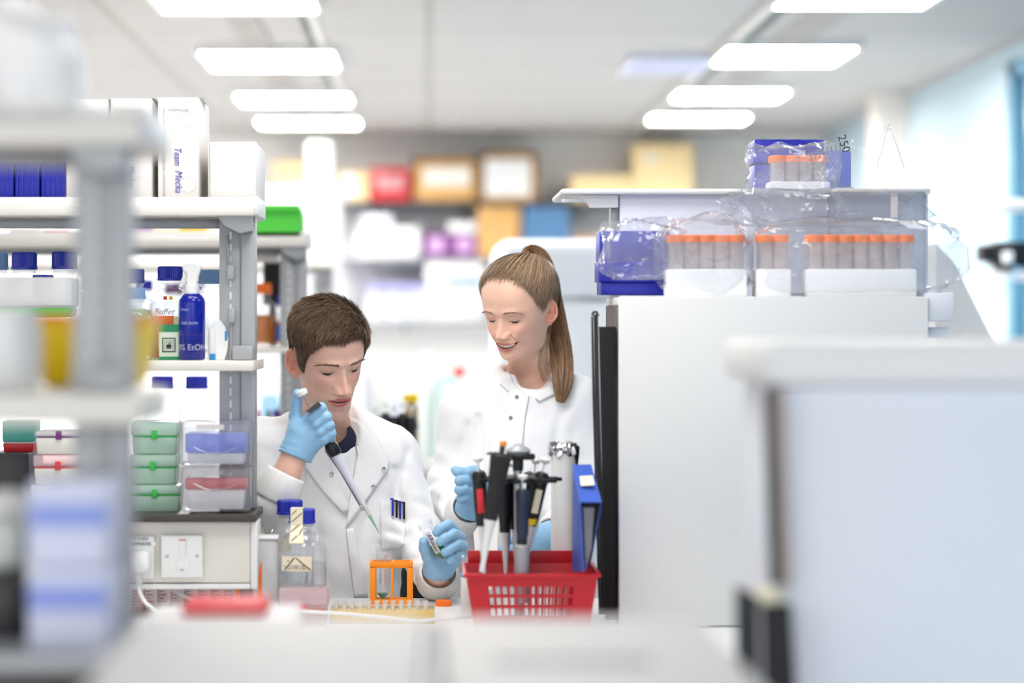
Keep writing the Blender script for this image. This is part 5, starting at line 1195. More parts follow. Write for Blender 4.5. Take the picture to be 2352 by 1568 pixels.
def hairmat(name, c1, c2, c3):
    m = mat(name, c1, .45, spec=.4); nt = m.node_tree; g = nt.nodes.new('ShaderNodeNewGeometry'); r = nt.nodes.new('ShaderNodeValToRGB')
    r.color_ramp.elements[0].color = lin(c1)+[1]; r.color_ramp.elements[1].color = lin(c3)+[1]; e = r.color_ramp.elements.new(.5); e.color = lin(c2)+[1]
    nt.links.new(g.outputs['Random Per Island'], r.inputs[0]); nt.links.new(r.outputs[0], nt.nodes['Principled BSDF'].inputs['Base Color']); return m
def inside_scalp(th, z, tab, side):
    a = np.degrees(np.abs(th)); return z > np.interp(a, tab[0], tab[1])
def headmat(loc, yaw, pitch, roll): return Matrix.Translation(loc) @ Matrix.Rotation(yaw, 4, 'Z') @ Matrix.Rotation(pitch, 4, 'X') @ Matrix.Rotation(roll, 4, 'Y')
SK = attrmat('skin', .5, sss=.05, spec=.4, bump=.10, bscale=900)
def person(name, label, T, neck, sc, F, skin, arms, root_loc, legs):
    h = Head(T, neck, sc, F, skin); V = [h.world(h.loc).reshape(-1, 3)]; Fc = [h.grid_faces()]; C = [h.col.reshape(-1, 3)]; n = len(V[0])
    def addm(v, f, c):
        nonlocal n
        V.append(v); Fc.append(f+n); C.append(np.ones((len(v), 3))*np.array(lin(c))); n += len(v)
    for s_ in (-1, 1):
        v, f = ear_mesh(s_, F.get('earx', .074), F.get('earz', -.012), F.get('eark', 1.0)); ec = np.ones((len(v), 3))*np.array(lin(F.get('ear', (236, 160, 142)))); V.append(h.world(v)); Fc.append(f+n); C.append(ec); n += len(v)
    for pts, rads in arms: addm(*capsule_mesh(pts, rads), c=skin)
    me = fastmesh(np.concatenate(V), np.concatenate(Fc), name); setcol(me, np.concatenate(C))
    me.transform(Matrix.Translation(-Vector(root_loc))); o = link(name, me, SK); o.location = root_loc; tag(o, label, 'person')
    tr = MB()
    for (x, y) in legs: tr = MB().tube([(x, y, .86), (x, y+.01, .5), (x, y, .09)], [.085, .065, .05], 20); part('trouser_leg', tr, mat('dark_trousers', (40, 42, 52), .8), o, True); part('shoe', MB().sphere((x, y-.05, .045), (.05, .13, .045), 16), M['blackM'], o, True)
    return h, o
def lashes(h, o, col, r=.0009, up=0):
    for s_ in (-1, 1):
        X = s_*np.linspace(.0185, .0450, 15); Z = h.lidf(X)-.0003; p = h.world(h.front(X, Z, .0006)); rr = [r*(.35+.65*math.sin(PI*min(1, (k+1)/12))) for k in range(15)]
        part('eyelash_line', MB().tube(p, rr, 6), col, o, True)
def brows(h, o, m, th, z0=.0175, n=260, arch=.0055):
    for s_ in (-1, 1):
        t_ = NR.rand(n); X = s_*(.0125+.040*t_); Z = z0+arch*np.sin(PI*np.clip(t_*.8, 0, 1))-.004*t_**3*2+NR.normal(0, 1, n)*th*(1-.6*t_); p = h.front(X, Z, .0006)
        d = np.stack([s_*(.6+.5*t_), np.full(n, -.10), .75-1.0*t_], 1); d /= np.linalg.norm(d, axis=1)[:, None]; L = .0065
        path = np.stack([p, p+d*L*.5+np.array([0, -.0006, 0]), p+d*L+np.array([0, -.0002, 0])], 1); path = h.world(path.reshape(-1, 3)).reshape(n, 3, 3)
        cr = np.cross(path[:, 2]-path[:, 0], np.array([0, 1., 0])); cr /= np.linalg.norm(cr, axis=1)[:, None]; part('eyebrow', ribbons(cr, path, np.full(n, .0007), 'eyebrow'), m, o, True)
# ---------- coats from implicit surfaces, then sheets draped on them
def coat_mesh(fn, lo, hi, h, name): V, F = nets(fn, lo, hi, h); return fastmesh(V, F, name, 180)
def hit(fn, px, py, y0=4.9, y1=6.2):
    n = len(px); Yv = np.full(n, y0); d0 = np.stack([(px-VX)/FP, np.ones(n), -(py-VY)/FP], 1); o = np.array([0, 0, CZ])
    for _ in range(90): Yv = Yv+np.clip(fn(o+d0*Yv[:, None])*.7, -.01, .05); 
    return o+d0*Yv[:, None], Yv, d0
def drape(fn, poly, off, root, name, m, thick=.0025, K=9, sub=10, label=None):
    poly = [np.array(p, float) for p in poly]; bd = []
    for i in range(len(poly)):
        a, b = poly[i], poly[(i+1) % len(poly)]
        for k in range(sub): bd.append(a+(b-a)*k/sub)
    bd = np.array(bd); c = bd.mean(0); pts = [c[None]]+[c+(bd-c)*((k+1)/K) for k in range(K)]; P2 = np.concatenate(pts)
    W, Yv, d0 = hit(fn, P2[:, 0], P2[:, 1]); n = len(bd); oo = off*np.ones(len(W)); oo[1+(K-1)*n:] *= .75
    bad = fn(W) > .006
    if bad.any() and (~bad).any():
        gi = np.where(~bad)[0]
        for i_b in np.where(bad)[0]: j_b = gi[np.argmin(((P2[gi]-P2[i_b])**2).sum(1))]; Yv[i_b] = Yv[j_b]; W[i_b] = np.array([0, 0, CZ])+d0[i_b]*Yv[j_b]
    # keep the sheet from folding sharply backwards at silhouettes
    W = W-d0*oo[:, None]; f = [(0, 1+k, 1+(k+1) % n) for k in range(n)]
    for r in range(K-1):
        for k in range(n): k2 = (k+1) % n; f.append((1+r*n+k, 1+(r+1)*n+k, 1+(r+1)*n+k2, 1+r*n+k2))
    me = me_from(W, f, name, True, 60); o = part(name, me, m, root, True, label); md = o.modifiers.new('s', 'SOLIDIFY'); md.thickness = thick; md.offset = 0; return o
COT = mat('white_cotton', (247, 247, 248), .85, bump=.25, bscale=900, noise=.008, nscale=6)
RIB = mat('knit_cuff', (238, 236, 232), .9)
GLV = mat('blue_nitrile', (146, 192, 226), .42, spec=.5, bump=.12, bscale=160)
def V3(p): return np.array(P(*p))
def cuff(pa, pb, ra, rb, root, n=54, name='knit_cuff', rest=5):
    a, b = Vector(P(*pa)), Vector(P(*pb)); ax = (b-a); L = ax.length; z = ax.normalized(); x = z.orthogonal().normalized(); y = z.cross(x); v = []; f = []; R = 10; S = n*4
    for i in range(R+2):
        t = min(i, R)/R; r = ra+(rb-ra)*t+.004*math.sin(PI*t)
        if i == R+1: r -= .005
        for k in range(S):
            q = 2*PI*k/S; rr = r+.0007*math.cos(n*q); v.append(a+z*(L*t)+x*(rr*math.cos(q))+y*(rr*math.sin(q)))
    for i in range(R+1):
        for k in range(S): k2 = (k+1) % S; f.append((i*S+k, i*S+k2, (i+1)*S+k2, (i+1)*S+k))
    me = me_from(v, f, name, True, 180); o = part(name, me, RIB, root, True); md = o.modifiers.new('s', 'SOLIDIFY'); md.thickness = .002; return o
def glove(fingers, palm, cuffc, root, h=.0014, kf=.0018, kp=.011, name='nitrile_glove'):
    FS = [[(V3(a[:3]), a[3]) for a in fg] for fg in fingers]; PS = [[(V3(a[:3]), a[3]) for a in c] for c in palm]
    allp = np.array([p for c in FS+PS for p, _ in c]); lo = allp.min(0)-.045; hi = allp.max(0)+.045
    def fn(p):
        d = None
        for c in PS:
            for (a, ra), (b, rb) in zip(c[:-1], c[1:]): e = sdc(p, a, b, ra, rb); d = e if d is None else smin(d, e, .016)
        g = None
        for c in FS:
            e = None
            for (a, ra), (b, rb) in zip(c[:-1], c[1:]): q = sdc(p, a, b, ra, rb); e = q if e is None else smin(e, q, .004)
            g = e if g is None else smin(g, e, kf)
        d = smin(d, g, kp)
        if cuffc:
            a, b, ra, rb = V3(cuffc[0]), V3(cuffc[1]), cuffc[2], cuffc[3]; d = smin(d, sdc(p, a, b, ra, rb), .012); z = (b-a)/np.linalg.norm(b-a); t = (p-b)@z; rr = np.linalg.norm(p-b-t[:, None]*z, axis=1)
            ring = np.sqrt(t*t+(rr-rb)**2)-.0028; ring2 = np.sqrt((t+.008)**2+(rr-rb*.995)**2)-.0022; d = smax(d, t, .002); d = smin(d, smin(ring, ring2, .003), .003)
        return d+.0003*snoise(p, 120, 2)+.00022*snoise(p*np.array([.6, .6, 2.2]), 200, 4)
    V, F = nets(fn, lo, hi, h); return part(name, fastmesh(V, F, name), GLV, root, True)

# ================================================================ the man
mT = headmat(P(751, 812, 5.33), math.radians(27), math.radians(24), math.radians(-7))
mN = headmat(P(752, 1010, 5.46), math.radians(16), math.radians(8), 0)
FM = dict(chinlen=.007, mw=.0265, smile=.0005, open=.0052, mz=-.0665, tu=.0064, tl=.0086, wid=.90, back=.82, top=.85, low=1.03, earx=.0635, earz=-.016, eark=.95, sock=.0120, nosew=1.15, lip=(212, 110, 108), nose=1.15, stubble=.35, brow=.002, jaw=1.02, hollow=.004, chin=.006, ear=(234, 168, 146), lid=-.001, blush=(230, 158, 140))
SKM = (240, 194, 172)
mroot = P(770, 1500, 5.5); mroot.z = 0
armR = [P(690, 1000, 5.155), P(676, 1042, 5.15), P(660, 1085, 5.145), P(640, 1130, 5.15), P(612, 1225, 5.30), P(615, 1040, 5.36), P(740, 1030, 5.46)]
armL = [P(1010, 1285, 5.21), P(1006, 1315, 5.225), P(1004, 1345, 5.27), P(970, 1290, 5.42), P(892, 1060, 5.50), P(780, 1030, 5.48)]
hm, man = person('person', 'man with short brown hair in white lab coat and blue gloves pipetting over the bench', mT, mN, 1.05, FM, SKM,
  [(armR, [.020, .027, .031, .034, .036, .045, .045]), (armL, [.02, .026, .028, .030, .042, .045])], mroot, [(-.30, 5.52), (-.10, 5.54)])
lashes(hm, man, mat('dark_lashes', (50, 38, 32), .6), .0010)
hb_ = hairmat('brown_hair', (74, 56, 44), (112, 89, 71), (152, 124, 100)); brows(hm, man, hairmat('brow_hair', (104, 80, 64), (124, 98, 80), (144, 116, 96)), .0013, z0=.0160, n=300)
tabM = ([0, 20, 36, 48, 58, 66, 74, 80, 88, 104, 112, 125, 150, 180], [.067, .069, .066, .052, .030, .012, -.022, -.024, .020, .018, -.030, -.060, -.078, -.080])
def scalp_mask(h, tab): return inside_scalp(np.broadcast_to(h.th[None], h.loc.shape[:2]), h.loc[..., 2], tab, 1) & (np.arange(h.nr)[:, None] < 300)
def hair_cap(h, o, tab, off, m, name='hair'):
    mk = scalp_mask(h, tab); a = np.degrees(np.abs(h.th))[None]; edge = ss(h.loc[..., 2]-np.interp(a, tab[0], tab[1]), 0, .022); L = h.loc+h.nor*(.0008+off*edge)[..., None]
    V = h.world(L).reshape(-1, 3); F = h.grid_faces(); F = F[mk.reshape(-1)[F].all(1)]; u, inv = np.unique(F, return_inverse=True)
    return part(name, fastmesh(V[u], inv.reshape(-1, 4), name), m, o, True)
capm = mat('hair_base_brown', (78, 60, 48), .7, bump=.8, bscale=300)
top_off = .007
hair_cap(hm, man, tabM, top_off, capm, 'hair')
def sample(h, tab, N, seed):
    r = np.random.RandomState(seed); L = h.loc; a = np.linalg.norm(np.gradient(L, axis=0), axis=2)*np.linalg.norm(np.roll(L, -1, 1)-L, axis=2); a = a*scalp_mask(h, tab); pr = (a/a.sum()).ravel(); i = r.choice(len(pr), N, p=pr)
    return L.reshape(-1, 3)[i]+r.normal(0, .0006, (N, 3)), h.nor.reshape(-1, 3)[i], np.abs(np.degrees(np.tile(h.th, h.nr)))[i], r
Nh = 62000; Lp, Ln, La, r_ = sample(hm, tabM, Nh, 4)
topn = ss(Lp[:, 2], .02, .08); edge = ss(Lp[:, 2]-np.interp(La, tabM[0], tabM[1]), 0, .022)
comb = np.stack([-.75+.5*snoise(Lp, 75, 1), -.65-.35*ss(-Lp[:, 1], .0, .08)+.6*snoise(Lp, 90, 2), -.2*np.ones(Nh)], 1); down = np.stack([np.zeros(Nh), .35*np.ones(Nh), -1*np.ones(Nh)], 1)
dr = comb*topn[:, None]+down*(1-topn)[:, None]+r_.normal(0, .20, (Nh, 3)); dr -= Ln*(dr*Ln).sum(1)[:, None]; dr /= np.linalg.norm(dr, axis=1)[:, None]
Lh = (.009+.015*topn)*(.75+.5*r_.rand(Nh))*(.55+.45*edge); p0 = Lp+Ln*(.0005+top_off*edge*.75)[:, None]; lift = (.14+.20*topn)*(1+.6*snoise(Lp, 150, 8))
pth = np.stack([p0, p0+(dr*.5+Ln*lift[:, None]*.62)*Lh[:, None], p0+(dr*1.0+Ln*lift[:, None]*.8)*Lh[:, None]], 1); pth = hm.world(pth.reshape(-1, 3)).reshape(Nh, 3, 3)
cr = np.cross(pth[:, 2]-pth[:, 0], r_.normal(size=(Nh, 3))); cr /= np.linalg.norm(cr, axis=1)[:, None]
part('hair_strands', ribbons(cr, pth, np.full(Nh, .00055), 'hair_strands'), hb_, man, True)
part('teeth', MB().tube(hm.world(hm.front(np.linspace(-.012, .012, 7), np.full(7, -.0660), -.0055)), .0022, 8), mat('teeth', (232, 226, 216), .3), man, True)

SL, SRt = V3((892, 1046, 5.50)), V3((612, 1030, 5.36)); EL, ER = V3((955, 1235, 5.45)), V3((610, 1248, 5.32))
CL, CR = V3((1003, 1322, 5.30)), V3((628, 1152, 5.145)); NB = V3((757, 1000, 5.47))
def man_coat(p):
    top = smin(sdc(p, SL, V3((800, 1010, 5.48)), .066, .052), sdc(p, SRt, V3((720, 1000, 5.44)), .066, .052), .05)
    tor = smin(sde(p, V3((755, 1165, 5.49)), (.175, .115, .24)), sde(p, V3((748, 1420, 5.50)), (.152, .12, .30)), .12); d = smin(top, tor, .07)
    aL = smin(sdc(p, SL, EL, .066, .058), sdc(p, EL, CL, .058, .050), .03); aR = smin(sdc(p, SRt, ER, .068, .060), sdc(p, ER, CR, .060, .048), .03)
    d = smin(d, aL, .022); d = smin(d, aR, .022)
    # open neck
    d = -smin(-d, sdc(p, V3((778, 985, 5.40)), V3((745, 880, 5.46)), .050, .075), .008)
    w_ = p*np.array([1, 1, .45]); fold = .0035*snoise(w_, 30, 11)+.0022*snoise(p*np.array([1, 1, .8]), 62, 12)
    eb = np.exp(-(np.linalg.norm(p-EL, axis=1)/.09)**2)+np.exp(-(np.linalg.norm(p-ER, axis=1)/.09)**2)+.7*np.exp(-(np.linalg.norm(p-CL, axis=1)/.07)**2); fold = fold+.0042*eb*np.sin(p@np.array([40., 20., 150.])+2*snoise(p, 30, 3))
    for a, b, dep, wd in (((700, 1010), (690, 1110), .008, .010), ((905, 1080), (925, 1200), .010, .010), ((935, 1040), (905, 1150), .006, .009), ((840, 1190), (800, 1370), .005, .012), ((720, 1180), (760, 1370), .006, .014), ((690, 1230), (715, 1380), .005, .012), ((945, 1180), (905, 1350), .007, .012), ((870, 990), (905, 1050), .004, .010)):
        A, B = V3((a[0], a[1], 5.38)), V3((b[0], b[1], 5.38)); q = p.copy(); q[:, 1] = A[1]; A[1] = q[0, 1]; B[1] = A[1]; t = np.clip(((q-A)@(B-A))/((B-A)@(B-A)), 0, 1); fold = fold+dep*np.exp(-(np.linalg.norm(q-A-t[:, None]*(B-A), axis=1)/wd)**2)
    return smax(d+fold, .72-p[:, 2], .02)
me = coat_mesh(man_coat, (-.50, 5.0, .70), (.10, 5.66, 1.42), .0048, 'lab_coat'); coat = part('lab_coat', me, COT, man, True)
part('tee_shirt', (lambda v, f: fastmesh(v, f, 'tee_shirt'))(*nets(lambda p: smax(np.abs(sde(p, V3((766, 1022, 5.46)), (.070, .072, .050)))-.003, (p-V3((780, 1000, 5.42)))@np.array([-.45, -.4, .80]), .004), V3((766, 1022, 5.46))-.1, V3((766, 1022, 5.46))+.1, .0022)), mat('navy_cotton', (34, 38, 62), .85), man, True)
drape(man_coat, [(800, 955), (818, 962), (862, 1000), (895, 1062), (891, 1080), (845, 1145), (795, 1214), (806, 1130), (822, 1040), (814, 1005)], .007, coat, 'lapel', COT)
drape(man_coat, [(735, 1022), (752, 1050), (806, 1168), (790, 1180), (735, 1120), (700, 1070), (712, 1035)], .006, coat, 'lapel', COT)
drape(man_coat, [(795, 1215), (812, 1212), (845, 1370), (815, 1372)], .004, coat, 'front_edge', COT)
drape(man_coat, [(875, 1148), (934, 1158), (928, 1250), (915, 1262), (876, 1262)], .005, coat, 'chest_pocket', COT, .002)
for (a, b) in ((882, 1076), (857, 1117), (762, 1087)):
    W, _, d0 = hit(man_coat, np.array([float(a)]), np.array([float(b)])); c = Vector(W[0]-d0[0]*.011); part('snap_button', MB().lathe([(.0018, .0), (.0045, 0), (.0045, .002), (.0035, .003), (.002, .002)], 18, M=Matrix.Translation(c) @ Matrix.Rotation(PI/2, 4, 'X')), M['steel'], coat, True)
for k, (px, c, y0, y1) in enumerate(((902, 'cap', 1145, 1184), (911, 'blackM', 1149, 1188), (919, 'cap', 1151, 1191), (928, 'black', 1153, 1192))):
    W, _, d0 = hit(man_coat, np.array([float(px)]), np.array([1160.])); yv = W[0][1]-.013; x0, x1 = XX(px-2.6, yv), XX(px+2.6, yv)
    t = thing('pen', '%s in the chest pocket of the man\'s coat' % ['leftmost pen with blue clip', 'dark pen with silver button', 'pen with blue clip between two dark pens', 'rightmost black pen'][k], 'pen', P(px, 1192, yv))
    part('clip', MB().box(x0, x1, yv-.003, yv, ZZ(y1, yv), ZZ(y0, yv), .001), M[c], t, True); part('cap', MB().box(XX(px-6, yv), x1, yv-.002, yv+.006, ZZ(y0+3, yv), ZZ(y0-1, yv), .001), M[c], t, True); part('barrel', MB().tube([P(px, y0, yv+.006), P(px, y1+18, yv+.007)], .0038, 10), M['whiteP'], t, True)
cuff((628, 1150, 5.143), (659, 1086, 5.145), .046, .041, coat); cuff((1004, 1338, 5.275), (1008, 1314, 5.232), .046, .042, coat)
gR = glove([[(690, 985, 5.150, .014), (716, 955, 5.128, .0128), (737, 937, 5.125, .0122), (742, 945, 5.150, .0105), (724, 958, 5.172, .009)],
  [(698, 1000, 5.150, .014), (728, 972, 5.126, .0125), (749, 957, 5.124, .0122), (752, 967, 5.150, .0105), (732, 978, 5.172, .009)],
  [(706, 1015, 5.150, .0135), (736, 991, 5.128, .012), (755, 977, 5.127, .0118), (758, 987, 5.152, .010), (740, 997, 5.172, .009)],
  [(714, 1030, 5.152, .013), (744, 1008, 5.132, .0112), (760, 996, 5.132, .0110), (760, 1006, 5.155, .0095), (744, 1012, 5.172, .0085)],
  [(678, 995, 5.158, .018), (679, 955, 5.165, .0140), (681, 925, 5.160, .0120), (684, 904, 5.152, .0108)]],
  [[(676, 1040, 5.152, .028), (686, 992, 5.152, .024)], [(690, 1042, 5.152, .027), (712, 1010, 5.150, .023)], [(684, 1040, 5.150, .029), (700, 1000, 5.146, .026)]],
  ((680, 1030, 5.152), (673, 1046, 5.150), .030, .0315), man)
gL = glove([[(1034, 1250, 5.196, .0125), (1046, 1219, 5.176, .0118), (1030, 1205, 5.152, .0112), (1010, 1214, 5.140, .0104), (1003, 1222, 5.140, .0098)],
  [(1040, 1262, 5.196, .0125), (1057, 1234, 5.176, .0118), (1042, 1226, 5.146, .0112), (1020, 1238, 5.134, .0104), (1012, 1243, 5.134, .0100)],
  [(1042, 1275, 5.198, .0125), (1063, 1252, 5.178, .0116), (1050, 1250, 5.148, .0110), (1032, 1262, 5.136, .0102), (1022, 1267, 5.136, .0098)],
  [(1038, 1290, 5.202, .0120), (1060, 1272, 5.182, .0105), (1052, 1272, 5.156, .0100), (1040, 1281, 5.146, .0094), (1034, 1285, 5.146, .0090)],
  [(1000, 1296, 5.200, .0165), (984, 1278, 5.184, .0140), (975, 1258, 5.168, .0122), (974, 1244, 5.160, .0108)]],
  [[(1006, 1305, 5.212, .027), (1030, 1265, 5.206, .022)], [(1004, 1305, 5.212, .027), (1010, 1270, 5.210, .021)], [(1020, 1300, 5.212, .022), (1040, 1280, 5.206, .018)]],
  ((1007, 1300, 5.215), (1007, 1313, 5.222), .0295, .0305), man, kf=.0012)
# held tube and pipette
a, b = P(974, 1200, 5.150), P(1020, 1284, 5.166); fm = frame_from(a, b); h_ = falcon('open clear tube of green liquid held tilted in the man\'s gloved hand', (0, 0, 0), L=(a-b).length, cap=None, liq='greenL', lvl=.42); h_.matrix_world = fm
part('label', MB().box(-.008, .004, -.0158, -.0150, .022, .074, .0003), M['paper'], h_); writing(h_, 'AR', .013, (-.002, -.0162, .060), M['ink'], rot=-PI/2, name='handwriting'); writing(h_, 'diluent', .009, (-.003, -.0162, .040), M['inkd'], rot=-PI/2, name='handwriting', shear=.3)
for k in range(4): part('thread', MB().lathe([(.0155, (a-b).length-.010+k*.0026), (.0159, (a-b).length-.0095+k*.0026), (.0155, (a-b).length-.009+k*.0026)], 28, caps=False), M['plastic'], h_)
q = MB()
for k in range(8): q.box(.006, .012, -.0138, -.0130, .045+k*.005, .0455+k*.005)
part('scale_marks', q, M['inkd'], h_)
a, b = P(694, 904, 5.146), P(871, 1224, 5.185); Lp_ = (a-b).length; fm = frame_from(a, b)
t = thing('pipette', 'grey and white pipette with pale green filled tip held in the man\'s raised hand', 'pipette', (0, 0, 0)); t.matrix_world = fm
def at(px): return Lp_*(871-px)/(871-694)
part('plunger_rod', MB().lathe([(.0016, at(735)), (.0016, at(696))], 12), M['steel'], t); part('plunger_button', MB().lathe([(.004, at(697)), (.0125, at(695.5)), (.0135, at(692)), (.012, at(690)), (.006, at(689))], 28, rib=.03, ribn=22), M['whiteP'], t)
part('handle', MB().lathe([(.010, at(757)), (.0125, at(752)), (.0130, at(738)), (.0150, at(722)), (.0150, at(715)), (.012, at(713))], 28), M['dgrey'], t); part('finger_hook', MB().tube([(.012, 0, at(720)), (.026, 0, at(714)), (.034, 0, at(716))], [.006, .004, .003], 8, .6), M['dgrey'], t)
part('top_wedge', slab([P(704, 944, 5.116), P(731, 921, 5.116), P(739, 930, 5.116), P(712, 948, 5.116)], -.012).mesh('w'), M['dgrey'], t).data.transform(fm.inverted()); part('collar', MB().lathe([(.0135, at(771)), (.0150, at(768)), (.0150, at(761)), (.0125, at(757))], 30, rib=.04, ribn=20), M['black'], t)
part('shaft', MB().lathe([(.0042, at(838)), (.0058, at(826)), (.0068, at(800)), (.0095, at(785)), (.0110, at(771))], 28), mat('pale_grey_plastic', (222, 224, 236), .35), t)
part('tip_ejector', MB().tube([(-.014, 0, at(762)), (-.0125, 0, at(775)), (-.0095, 0, at(790)), (-.0085, 0, at(812)), (-.0075, 0, at(836))], [.003, .002, .0016, .0018, .002], 8).box(-.009, -.003, -.006, .006, at(840), at(833), .001), M['steel'], t)
part('tip', MB().lathe([(.0006, 0), (.0035, at(848)), (.0045, at(838))], 20), M['milky'], t, label='clear pipette tip'); part('tip_liquid', MB().lathe([(.0007, .001), (.0037, at(848))], 20), M['mint'], t, label='pale green liquid in the tip')

# ================================================================ the woman
wT = headmat(P(1195, 708, 5.55), math.radians(-34), math.radians(19), math.radians(2))
wN = headmat(P(1222, 880, 5.62), math.radians(-12), math.radians(6), 0)
FW = dict(mw=.0315, smile=.0095, open=.0125, mz=-.0695, tu=.0044, tl=.0066, low=.90, top=.93, back=.95, earx=.0675, eark=.86, earz=-.010, lip=(214, 112, 116), nose=.92, nosew=1.16, ala=.0128, jaw=1.0, cheek=.0072, cheekz=-.031, hollow=.002, fold=.0034, chin=.004, chinfold=.003, sock=.0105, ear=(232, 164, 142), lid=.0, blush=(236, 166, 146))
SKW = (238, 194, 170)
wroot = P(1210, 1500, 5.65); wroot.z = 0
hw_, woman = person('person', 'smiling woman with brown ponytail in white lab coat looking down at the pipetting', wT, wN, .985, FW, SKW,
  [([P(1082, 1140, 5.40), P(1078, 1170, 5.42), P(1050, 1145, 5.63), P(1078, 960, 5.63), P(1200, 935, 5.64)], [.026, .026, .03, .034, .036]), ([P(1235, 1235, 5.36), P(1270, 1228, 5.40), P(1355, 1130, 5.59), P(1318, 950, 5.63), P(1230, 935, 5.64)], [.024, .026, .03, .034, .036])], wroot, [(.16, 5.66), (.32, 5.66)])
lashes(hw_, woman, mat('brown_lashes', (62, 46, 38), .6), .0010)
brows(hw_, woman, hairmat('brow_hair_light', (150, 118, 96), (166, 132, 108), (182, 148, 122)), .0007, z0=.0170, n=190)
g_ = FW; X = np.linspace(-.0235, .0235, 25); zc_ = g_['mz']+g_['smile']*(X/g_['mw'])**2; e_ = 1-(X/g_['mw'])**2; zt_ = zc_+g_['open']*e_**.8*.35+.0010; zb_ = zc_-g_['open']*e_**.8*.40; zt_ = zt_*.90; zb_ = zb_*.90; zc_ = zc_*.90
pf = hw_.front(X, zc_+.006, 0); yd = pf[:, 1]*0+hw_.front(np.array([0.]), np.array([(g_['mz']+.013)*.90]), 0)[0, 1]+.0030+9*X**2
tv = []; tf = []
for i in range(25):
    for j in range(5): s_ = j/4; nt_ = .0004*abs(math.sin(X[i]/.0078*PI)); tv.append((X[i], yd[i]-.001*math.sin(PI*s_)+(.0012 if nt_ < .00008 else 0), zt_[i]*(1-s_)+(zb_[i]+(.0006 if nt_ < .0001 else 0))*s_))
for i in range(24):
    for j in range(4): a_ = i*5+j; tf.append((a_, a_+1, a_+6, a_+5))
part('teeth', fastmesh(hw_.world(np.array(tv)), np.array(tf), 'teeth'), mat('white_teeth', (244, 238, 228), .25), woman, True)
tabW = ([0, 15, 30, 45, 58, 68, 78, 88, 104, 112, 125, 150, 180], [.086, .087, .080, .064, .044, .018, -.006, .020, .014, -.030, -.045, -.055, -.055])
capw_ = mat('hair_base_light', (128, 104, 82), .7, bump=.5, bscale=300); hair_cap(hw_, woman, (tabW[0], [v_+.011 for v_ in tabW[1]]), .006, capw_)
KN = np.array([0, .094, .104]); hwm = hairmat('light_brown_hair', (98, 74, 54), (146, 118, 92), (192, 164, 132))
Nw = 24000; Lp, Ln, La, r_ = sample(hw_, tabW, Nw, 9); Lp = Lp+np.stack([0*La, 0*La, r_.normal(0, .0034, Nw)], 1); S = 9; t_ = np.linspace(0, 1, S)
# strands lie along the scalp, pulled up and back to the knot
cen = np.array([0, .012, .02]); d0 = Lp-cen; r0 = np.linalg.norm(d0, axis=1); u0 = d0/r0[:, None]; kd = KN-cen; rk = np.linalg.norm(kd); uk = kd/rk
frac = .35+.65*r_.rand(Nw); om = np.arccos(np.clip(u0@uk, -1, 1)); SLc = hw_.loc[:300].reshape(-1, 3)-cen; SLr = np.linalg.norm(SLc, axis=1); SLu = SLc/SLr[:, None]
# radius of the scalp by direction, on a coarse table
ta = np.linspace(0, PI, 60); pa_ = np.linspace(-PI, PI, 120); tab_r = np.zeros((60, 120)); cnt_ = np.zeros((60, 120)); ia = np.clip((np.arccos(SLu[:, 2])/PI*59).round().astype(int), 0, 59); ib = np.clip(((np.arctan2(SLu[:, 1], SLu[:, 0])+PI)/(2*PI)*119).round().astype(int), 0, 119)
np.add.at(tab_r, (ia, ib), SLr); np.add.at(cnt_, (ia, ib), 1); good = cnt_ > 0; tab_r[good] /= cnt_[good]
for _ in range(30):
    av = (np.roll(tab_r, 1, 0)+np.roll(tab_r, -1, 0)+np.roll(tab_r, 1, 1)+np.roll(tab_r, -1, 1)); gv = (np.roll(good, 1, 0)*1+np.roll(good, -1, 0)+np.roll(good, 1, 1)+np.roll(good, -1, 1)); fill = (~good) & (gv > 0)
    av2 = (np.roll(tab_r*good, 1, 0)+np.roll(tab_r*good, -1, 0)+np.roll(tab_r*good, 1, 1)+np.roll(tab_r*good, -1, 1)); tab_r[fill] = av2[fill]/gv[fill]; good = good | fill
for _ in range(2): tab_r = (tab_r*2+np.roll(tab_r, 1, 1)+np.roll(tab_r, -1, 1))/4
def rad(u): return tab_r[np.clip((np.arccos(np.clip(u[..., 2], -1, 1))/PI*59).round().astype(int), 0, 59), np.clip(((np.arctan2(u[..., 1], u[..., 0])+PI)/(2*PI)*119).round().astype(int), 0, 119)]
sm_ = np.sin(om)+1e-6; tt = t_[None]*frac[:, None]; U = (np.sin((1-tt)*om[:, None])/sm_[:, None])[..., None]*u0[:, None]+(np.sin(tt*om[:, None])/sm_[:, None])[..., None]*uk
U /= np.linalg.norm(U, axis=2, keepdims=True); Rd = rad(U); 
for _ in range(3): Rd[:, 1:-1] = (Rd[:, :-2]+2*Rd[:, 1:-1]+Rd[:, 2:])/4
edg = ss(Lp[:, 2]-np.interp(La, tabW[0], tabW[1]), 0, .02); off_ = .0004+.008*np.maximum(edg[:, None], np.minimum(1, tt*2.2))*(.8+.4*r_.rand(Nw))[:, None]+.0025*np.sin(9*u0[:, :1]*6+8*u0[:, 1:2])*np.minimum(1, tt*3)
pth = cen+U*(Rd+off_)[..., None]; pth = hw_.world(pth.reshape(-1, 3)).reshape(Nw, S, 3); ctr = np.array(hw_.world(cen[None])[0]); tn = pth[:, -1]-pth[:, 0]; cr = np.cross(tn, pth[:, 4]-ctr); cr /= np.linalg.norm(cr, axis=1)[:, None]+1e-9
part('hair_strands', ribbons(cr, pth, .00055+.0006*r_.rand(Nw), 'hair_strands', taper='root'), hwm, woman, True)
